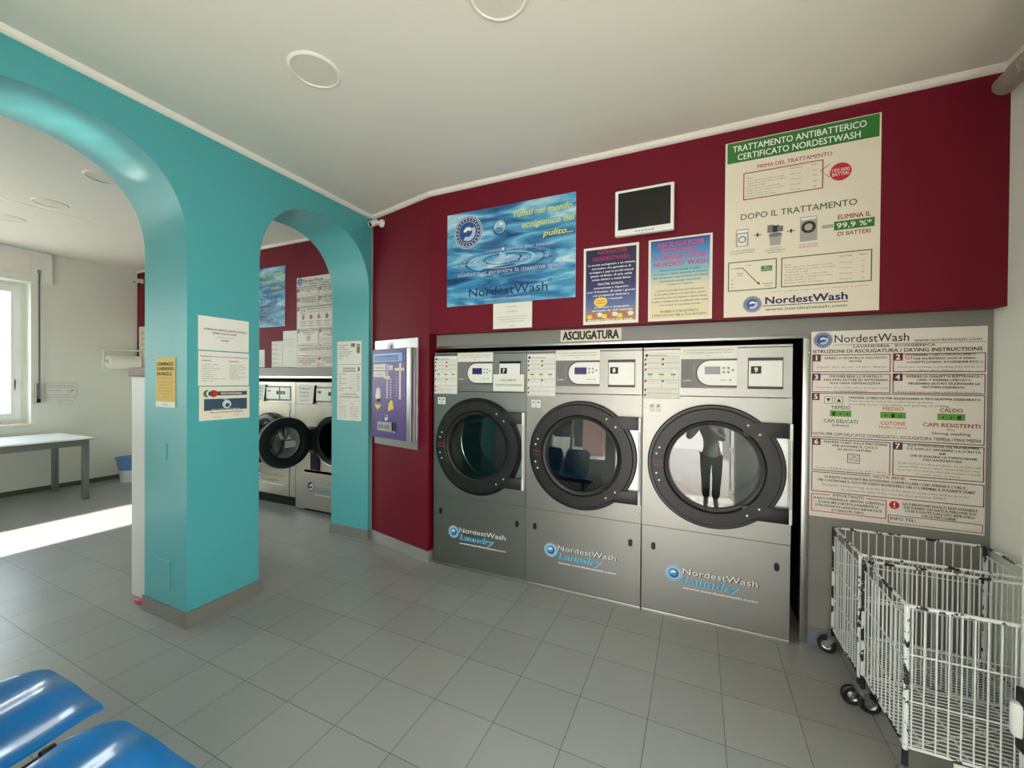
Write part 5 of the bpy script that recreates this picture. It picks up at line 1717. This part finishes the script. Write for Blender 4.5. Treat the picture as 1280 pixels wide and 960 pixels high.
t = thing('waste_bin', 'small blue waste bin with pale foot on the floor of the side room', 'bin', (-7.36, 3.03, 0))
m = MB(); m.lathe([(0.0, 0.0), (0.105, 0.0), (0.120, 0.17), (0.0, 0.17)], (0, 0, 0), (0, 0, 1), 'bin_white', 32)
m.build('base', t)['label'] = 'pale base'
m = MB(); m.lathe([(0.119, 0.165), (0.150, 0.33), (0.162, 0.335), (0.162, 0.350), (0.145, 0.350), (0.105, 0.17)], (0, 0, 0), (0, 0, 1), 'bin_blue', 32)
m.build('bucket', t)

def dispenser():
    t = thing('product_dispenser', 'narrow white cabinet with brown cap and red foot behind the teal column', 'dispenser', (-3.192, 1.400, 0))
    MB().box(-0.205, 0.002, 0.035, 0.0, 0.40, 1.490, 'dispenser_white', 0.012).build('body', t)
    MB().box(-0.222, -0.008, 1.488, 0.002, 0.41, 1.545, 'brown_cap', 0.004).build('cap', t)['label'] = 'brown cap'
    m = MB()
    m.lathe([(0.0, 0.0), (0.118, 0.0), (0.118, 0.025), (0.108, 0.036), (0.0, 0.036)], (-0.112, 0.11, 0), (0, 0, 1), 'red_base', 36)
    m.build('foot', t)['label'] = 'red foot'
    m = MB()
    rot = Matrix.Translation((-0.2065, 0.20, 0)) @ Matrix.Rotation(-PI / 2, 4, 'Z')
    tmp = MB()
    tmp.disc(-0.13, 0.205, 0.045, 0.0, 'badge_red')
    tmp.text('SCONTO', 0.0, 0.50, 0.05, 0.0, 'ink', 0.30, 'c', bold=0.02)
    tmp.text('DETERSIVO', 0.0, 0.62, 0.05, 0.0, 'ink', 0.34, 'c', bold=0.02)
    tmp.quad(-0.17, 0.75, 0.17, 0.80, 0.0, 'ink_grey')
    for f, k in zip(tmp.f, tmp.mi):
        m.add([tmp.v[i] for i in f], [tuple(range(len(f)))], tmp.names[k], False, rot)
    m.build('lettering', t)
dispenser()

# ------------------------------------------------------------------ wire trolleys
def trolley(x0, x1, y0, y1, ztop, zbot, label, turn, plate=False):
    t = thing('wire_trolley', label, 'trolley', ((x0 + x1) / 2, (y0 + y1) / 2, 0), 0, 'white wire laundry trolleys')
    hx, hy = (x1 - x0) / 2, (y1 - y0) / 2
    R, r = 0.0065, 0.0025
    for sx in (-1, 1):
        for sy in (-1, 1):
            m = MB(); m.cyl((sx * hx, sy * hy, zbot - 0.008), (sx * hx, sy * hy, ztop + 0.004), 0.0085, 'chipped_white', 12)
            m.build('corner_post', t)
    m = MB()
    c = 0.02
    ring = []
    for (sx, sy) in ((1, 1), (-1, 1), (-1, -1), (1, -1)):
        for k in range(5):
            a = math.atan2(sy, sx) + (k - 2) * PI / 8
            ring.append((sx * (hx - c) + c * math.cos(a), sy * (hy - c) + c * math.sin(a), ztop))
    m.tube(ring, R, 'chipped_white', 8, closed=True)
    m.build('top_rail', t)
    m = MB()
    m.tube([(a, b, zbot) for a, b, _ in ring], 0.005, 'chipped_white', 8, closed=True)
    m.build('lower_rail', t)
    zs = zbot + (ztop - zbot) * 0.94
    def panel(name, a, b, n, drop):
        """wires between corner a and corner b, top handle bar above the mesh"""
        m = MB()
        a, b = Vector(a), Vector(b)
        top = ztop - drop
        for k in range(n + 1):
            p = a.lerp(b, (k + 0.5) / (n + 1))
            m.tube([(p.x, p.y, zbot), (p.x, p.y, top)], r, 'wire_white', 6)
        for f in (0.33, 0.66, 1.0):
            z = zbot + (top - zbot) * f
            m.tube([(a.x, a.y, z), (b.x, b.y, z)], r * 1.15, 'wire_white', 6)
        m.build(name, t)
    panel('side_grid', (-hx, -hy), (-hx, hy), 10, 0.045)
    panel('side_grid', (hx, -hy), (hx, hy), 10, 0.045)
    panel('front_grid', (-hx, -hy), (hx, -hy), 17, 0.0)
    panel('rear_grid', (-hx, hy), (hx, hy), 17, 0.0)
    m = MB()
    n = 17
    for k in range(n + 1):
        y = -hy + 2 * hy * (k + 0.5) / (n + 1)
        m.tube([(-hx, y, zbot + 0.004), (hx, y, zbot + 0.004)], r, 'wire_white', 6)
    for k in range(5):
        x = -hx + 2 * hx * (k + 0.5) / 5
        m.tube([(x, -hy, zbot), (x, hy, zbot)], r * 1.3, 'wire_white', 6)
    m.tube([(-hx, -hy, zbot - 0.004), (hx, hy, zbot - 0.004)], r * 1.3, 'wire_white', 6)
    m.build('basket_floor', t)
    for i, (sx, sy) in enumerate(((-1, -1), (1, -1), (-1, 1), (1, 1))):
        a = math.radians(turn[i])
        rot = Matrix.Translation((sx * hx, sy * hy, 0)) @ Matrix.Rotation(a, 4, 'Z')
        m = MB()
        m.cyl((0, 0, 0.095), (0, 0, zbot - 0.008), 0.0095, 'rubber', 12)
        m.lathe([(0.0, 0.082), (0.024, 0.082), (0.024, 0.096), (0.012, 0.104), (0.0, 0.104)], (0, 0, 0), (0, 0, 1), 'zinc', 20)
        for s_ in (-1, 1):
            m.add([(-0.016, s_ * 0.017, 0.090), (0.018, s_ * 0.017, 0.090), (-0.018, s_ * 0.017, 0.036), (-0.036, s_ * 0.017, 0.036),
                   (-0.016, s_ * 0.020, 0.090), (0.018, s_ * 0.020, 0.090), (-0.018, s_ * 0.020, 0.036), (-0.036, s_ * 0.020, 0.036)],
                  [(0, 1, 2, 3), (7, 6, 5, 4), (0, 4, 5, 1), (1, 5, 6, 2), (2, 6, 7, 3), (3, 7, 4, 0)], 'zinc')
        m.cyl((-0.026, -0.022, 0.043), (-0.026, 0.022, 0.043), 0.006, 'chrome', 10)
        m.v = [tuple(rot @ Vector(p)) for p in m.v]
        f = m.build('caster', t)
        m = MB()
        m.lathe([(0.024, -0.011), (0.036, -0.012), (0.043, -0.007), (0.043, 0.007), (0.036, 0.012), (0.024, 0.011)], (-0.026, 0, 0.043), (0, 1, 0), 'rubber', 32)
        m.lathe([(0.006, -0.010), (0.018, -0.006), (0.025, -0.010), (0.025, 0.010), (0.018, 0.006), (0.006, 0.010)], (-0.026, 0, 0.043), (0, 1, 0), 'zinc', 28)
        m.v = [tuple(rot @ Vector(p)) for p in m.v]
        m.build('wheel', f)['label'] = 'black rubber wheel'
    if plate:
        MB().box(-hx + 0.125, -hy - 0.012, 0.02, hx - 0.02, -hy - 0.007, zbot - 0.005, 'paper', 0.001).build('white_plate', t)
trolley(0.702, 1.292, 2.338, 2.720, 0.692, 0.140, 'wire trolley standing against the grey panel, behind the other trolley', (5, 20, -28, 60))
trolley(0.706, 1.292, 1.906, 2.306, 0.678, 0.170, 'wire trolley nearest the camera, in front of the other trolley', (150, 30, 183, 140), True)

# fitting on the pilaster edge
t = thing('edge_fitting', 'small black and white fitting on the edge of the right pilaster', 'fitting', (0.980, 1.85, 0.30))
MB().box(-0.018, -0.03, 0.0, 0.0, 0.02, 0.20, 'black', 0.006).build('backing', t)
m = MB(); m.lathe([(0.0, 0.045), (0.016, 0.048), (0.020, 0.06), (0.020, 0.14), (0.016, 0.152), (0.0, 0.155)], (-0.018, 0.0, 0), (0, 0, 1), 'white_metal', 18)
m.build('roller', t)['label'] = 'white rounded middle'

# pipe under the ceiling on the right
m = MB()
m.lathe([(0.0, 0.0), (0.036, 0.0), (0.042, 0.008), (0.042, 0.10)], (1.268, 2.60, 2.832), (0, -1, 0), 'pvc_grey', 28)
m.lathe([(0.042, 0.10), (0.047, 0.105), (0.047, 0.17), (0.042, 0.175), (0.042, 2.9)], (1.268, 2.60, 2.832), (0, -1, 0), 'pvc_grey', 28)
t = tag(m.build('drain_pipe'), 'grey plastic pipe along the top of the right wall', 'pipe')
m = MB(); m.box(1.225, 2.40, 2.78, XR, 2.43, 2.80, 'pvc_grey', 0.003); m.box(1.315, 2.40, 2.78, XR, 2.43, 2.88, 'pvc_grey', 0.003)
m.build('pipe_bracket', t)

# ------------------------------------------------------------------ waiting bench seats
bench = thing('waiting_bench', 'waiting bench with two blue moulded seats on a black beam', 'bench', (-1.70, 0.40, 0))
def bench_seat(x, label):
    W, D = 0.470, 0.46
    nx, ny = 26, 30
    prof = []                                     # side profile: front lip, seat, curved back
    for j in range(ny + 1):
        f = j / ny
        if f < 0.55:
            k = f / 0.55
            y = 0.250 - 0.485 * k
            z = 0.425 - 0.030 * math.sin(PI * min(1, k * 1.0)) - (0.020 * (1 - k / 0.15) ** 2 if k < 0.15 else 0)
        else:
            k = (f - 0.55) / 0.45
            y = -0.235 - 0.11 * k - 0.05 * math.sin(k * PI / 2)
            z = 0.425 + 0.40 * k
        prof.append((y, z))
    vs, fs = [], []
    for lay in (0, 1):
        for j, (y, z) in enumerate(prof):
            for i in range(nx + 1):
                u = -1 + 2 * i / nx
                wf = 1.0
                if j < 6:
                    wf = 1.0
                yy = y
                # rounded front and top corners
                c = 0.10
                e = max(0.0, abs(u) - (1 - 2 * c / W)) / (2 * c / W)
                drop = c * (1 - math.sqrt(max(0.0, 1 - e * e)))
                zz = z
                f = j / ny
                if f < 0.28:
                    yy = y - drop * (1 - f / 0.28) * (0.06 if u > 0 else 0.85)
                if f > 0.8:
                    zz = z - drop * (f - 0.8) / 0.2
                # two shallow hollows across the seat, edges turned down
                wave = 0.012 * math.cos(u * 2 * PI) - 0.020 * abs(u) ** 6
                amp = 1.0 if f < 0.55 else 0.4
                if f < 0.55:
                    zz += wave * amp * min(1.0, f / 0.10 + 0.25)
                else:
                    yy += wave * 0.5
                if lay:
                    zz -= 0.008 if f < 0.55 else 0.0
                    yy -= 0.008 if f >= 0.55 else 0.0
                vs.append((x + u * W / 2, yy + 0.005, zz))
    n1 = (ny + 1) * (nx + 1)
    for j in range(ny):
        for i in range(nx):
            a = j * (nx + 1) + i
            b = a + nx + 1
            fs.append((a, a + 1, b + 1, b))
            fs.append((n1 + a, n1 + b, n1 + b + 1, n1 + a + 1))
    rim = [j * (nx + 1) for j in range(ny + 1)] + [ny * (nx + 1) + i for i in range(1, nx + 1)] + [j * (nx + 1) + nx for j in range(ny - 1, -1, -1)] + [i for i in range(nx - 1, 0, -1)]
    for k in range(len(rim)):
        a, b = rim[k], rim[(k + 1) % len(rim)]
        fs.append((a, b, n1 + b, n1 + a))
    m = MB()
    m.add(vs, fs, 'seat_blue', True)
    sh = m.build('seat', bench)
    m = MB()
    m.box(x - 0.10, -0.115, 0.34, x + 0.10, 0.085, 0.375, 'black', 0.006)
    m.build('seat_bracket', sh)
bench_seat(-0.275, '')
bench_seat(0.255, '')
m = MB(); m.box(-0.62, -0.045, 0.285, 0.62, 0.015, 0.340, 'black', 0.004)
m.build('beam', bench)
m = MB(); m.lathe([(0.0, 0.0), (0.018, 0.0), (0.022, 0.008), (0.022, 0.030), (0.0, 0.034)], (-0.008, 0.10, 0.375), (0, 1, 0), 'black', 18)
m.tube([(-0.008, -0.02, 0.335), (-0.008, 0.02, 0.365), (-0.008, 0.10, 0.375)], 0.010, 'black', 8)
m.build('joint', bench)
for a in (-0.45, 0.45):
    m = MB()
    m.box(a - 0.02, -0.04, 0.03, a + 0.02, 0.01, 0.29, 'black', 0.003)
    m.box(a - 0.022, -0.24, 0.0, a + 0.022, 0.21, 0.035, 'black', 0.006)
    m.build('leg', bench)

# ------------------------------------------------------------------ the person taking the picture (seen only in the dryer doors)
def skin_mesh(name, joints, edges, m, parent, sub=2, root=0):
    me = bpy.data.meshes.new(name)
    me.from_pydata([j[0] for j in joints], edges, [])
    o = bpy.data.objects.new(name, me)
    COL.objects.link(o)
    me.materials.append(MATS[m])
    o.parent = parent
    md = o.modifiers.new('skin', 'SKIN')
    md.use_smooth_shade = True
    if not me.skin_vertices:
        bm = bmesh.new(); bm.from_mesh(me)
        bm.verts.layers.skin.verify()
        bm.to_mesh(me); bm.free()
    for i, (p, r) in enumerate(joints):
        sv = me.skin_vertices[0].data[i]
        sv.radius = (r, r) if not isinstance(r, tuple) else r
        sv.use_root = i == root
    if sub:
        ss = o.modifiers.new('sub', 'SUBSURF')
        ss.levels = ss.render_levels = sub
    return o

def person():
    t = thing('person', 'person in white shirt and dark trousers holding up a phone, mirrored in dryer 9', 'person', (0.20, -0.30, 0))
    J = [((0, -0.02, 0.95), 0.125), ((0, -0.02, 1.10), 0.115), ((-0.02, -0.02, 1.28), 0.135), ((-0.05, -0.02, 1.40), 0.115), ((-0.08, 0.0, 1.50), 0.055),
         ((-0.23, -0.01, 1.38), 0.060), ((-0.37, 0.08, 1.17), 0.045), ((-0.30, 0.20, 1.38), 0.034), ((-0.285, 0.225, 1.43), 0.030),
         ((0.12, -0.01, 1.38), 0.060), ((0.19, 0.09, 1.16), 0.045), ((-0.08, 0.20, 1.385), 0.034), ((-0.115, 0.225, 1.43), 0.030),
         ((-0.09, -0.01, 0.86), 0.095), ((-0.09, 0.02, 0.50), 0.062), ((-0.08, 0.0, 0.10), 0.042), ((-0.085, 0.09, 0.045), 0.036),
         ((0.09, -0.01, 0.86), 0.095), ((0.09, 0.03, 0.50), 0.062), ((0.07, 0.02, 0.10), 0.042), ((0.08, 0.11, 0.045), 0.036),
         ((-0.10, 0.02, 1.575), 0.075), ((-0.115, 0.04, 1.66), 0.088), ((-0.12, 0.03, 1.73), 0.070)]
    E = [(0, 1), (1, 2), (2, 3), (3, 4), (3, 5), (5, 6), (6, 7), (7, 8), (3, 9), (9, 10), (10, 11), (11, 12), (0, 13), (13, 14), (14, 15), (15, 16), (0, 17), (17, 18), (18, 19), (19, 20), (4, 21), (21, 22), (22, 23)]
    # fingers close round the phone
    for hx, sgn in ((-0.285, 1), (-0.115, -1)):
        h = 8 if sgn > 0 else 12
        for k in range(4):
            z = 1.445 + 0.018 * k
            b = len(J)
            J.append(((hx - sgn * 0.004, 0.235 - 0.004 * k, z), 0.012))
            J.append(((hx + sgn * 0.010, 0.252, z + 0.004), 0.009))
            J.append(((hx + sgn * 0.034, 0.252, z + 0.004), 0.008))
            E += [(h, b), (b, b + 1), (b + 1, b + 2)]
        b = len(J)
        J.append(((hx + sgn * 0.012, 0.215, 1.440), 0.012))
        J.append(((hx + sgn * 0.032, 0.226, 1.452), 0.009))
        E += [(h, b), (b, b + 1)]
    skin_mesh('body', J, E, 'skin', t)
    f = 1.0
    SJ = [((0, -0.02, 0.78), 0.165), ((0, -0.02, 1.10), 0.135), ((-0.02, -0.02, 1.28), 0.152), ((-0.05, -0.02, 1.41), 0.115),
          ((-0.23, -0.01, 1.385), 0.076), ((-0.375, 0.08, 1.165), 0.062), ((-0.315, 0.17, 1.33), 0.046),
          ((0.12, -0.01, 1.385), 0.076), ((0.195, 0.09, 1.155), 0.062), ((-0.05, 0.185, 1.36), 0.046)]
    skin_mesh('shirt', SJ, [(0, 1), (1, 2), (2, 3), (3, 4), (4, 5), (5, 6), (3, 7), (7, 8), (8, 9)], 'shirt', t)
    TJ = [((0, -0.02, 0.96), 0.140), ((-0.09, -0.01, 0.85), 0.112), ((-0.09, 0.02, 0.50), 0.080), ((-0.08, 0.0, 0.11), 0.068), ((0.09, -0.01, 0.85), 0.112), ((0.09, 0.03, 0.50), 0.080), ((0.07, 0.02, 0.11), 0.068)]
    skin_mesh('trousers', TJ, [(0, 1), (1, 2), (2, 3), (0, 4), (4, 5), (5, 6)], 'trousers', t)
    for sx, y in ((-0.085, 0.0), (0.08, 0.02)):
        skin_mesh('shoe', [((sx, y - 0.04, 0.055), 0.046), ((sx, y + 0.06, 0.048), 0.046), ((sx, y + 0.155, 0.040), 0.038)], [(0, 1), (1, 2)], 'shoe', t, 2)
    m = MB(); m.lathe([(0.0, 0.105), (0.055, 0.095), (0.088, 0.055), (0.098, 0.0), (0.094, -0.035)], (-0.118, 0.022, 1.685), (0.05, -0.25, 1), 'hair', 28)
    m.build('hair', t)
    m = MB()
    for s_ in (-1, 1):
        m.lathe([(0.0, 0.010), (0.010, 0.006), (0.012, 0.0)], (-0.117 + s_ * 0.030, 0.118, 1.672), (0, 1, 0), 'ink', 12)
    m.lathe([(0.0, 0.018), (0.010, 0.008), (0.015, -0.01)], (-0.117, 0.122, 1.640), (0, 1, -0.2), 'skin', 14)
    m.box(-0.140, 0.108, 1.604, -0.094, 0.116, 1.612, 'ink_red', 0.002)
    for s_ in (-1, 1):
        m.lathe([(0.0, 0.012), (0.014, 0.010), (0.022, 0.0)], (-0.117 + s_ * 0.090, 0.03, 1.655), (s_, 0, 0), 'skin', 14)
    m.build('face', t)
person()
tag(MB().box(-0.078, -0.0045, -0.038, 0.078, 0.0045, 0.038, 'black', 0.003).build('phone', None, (0.0, -0.062, 1.475)), 'black phone held up by the person mirrored in the dryer door', 'phone')
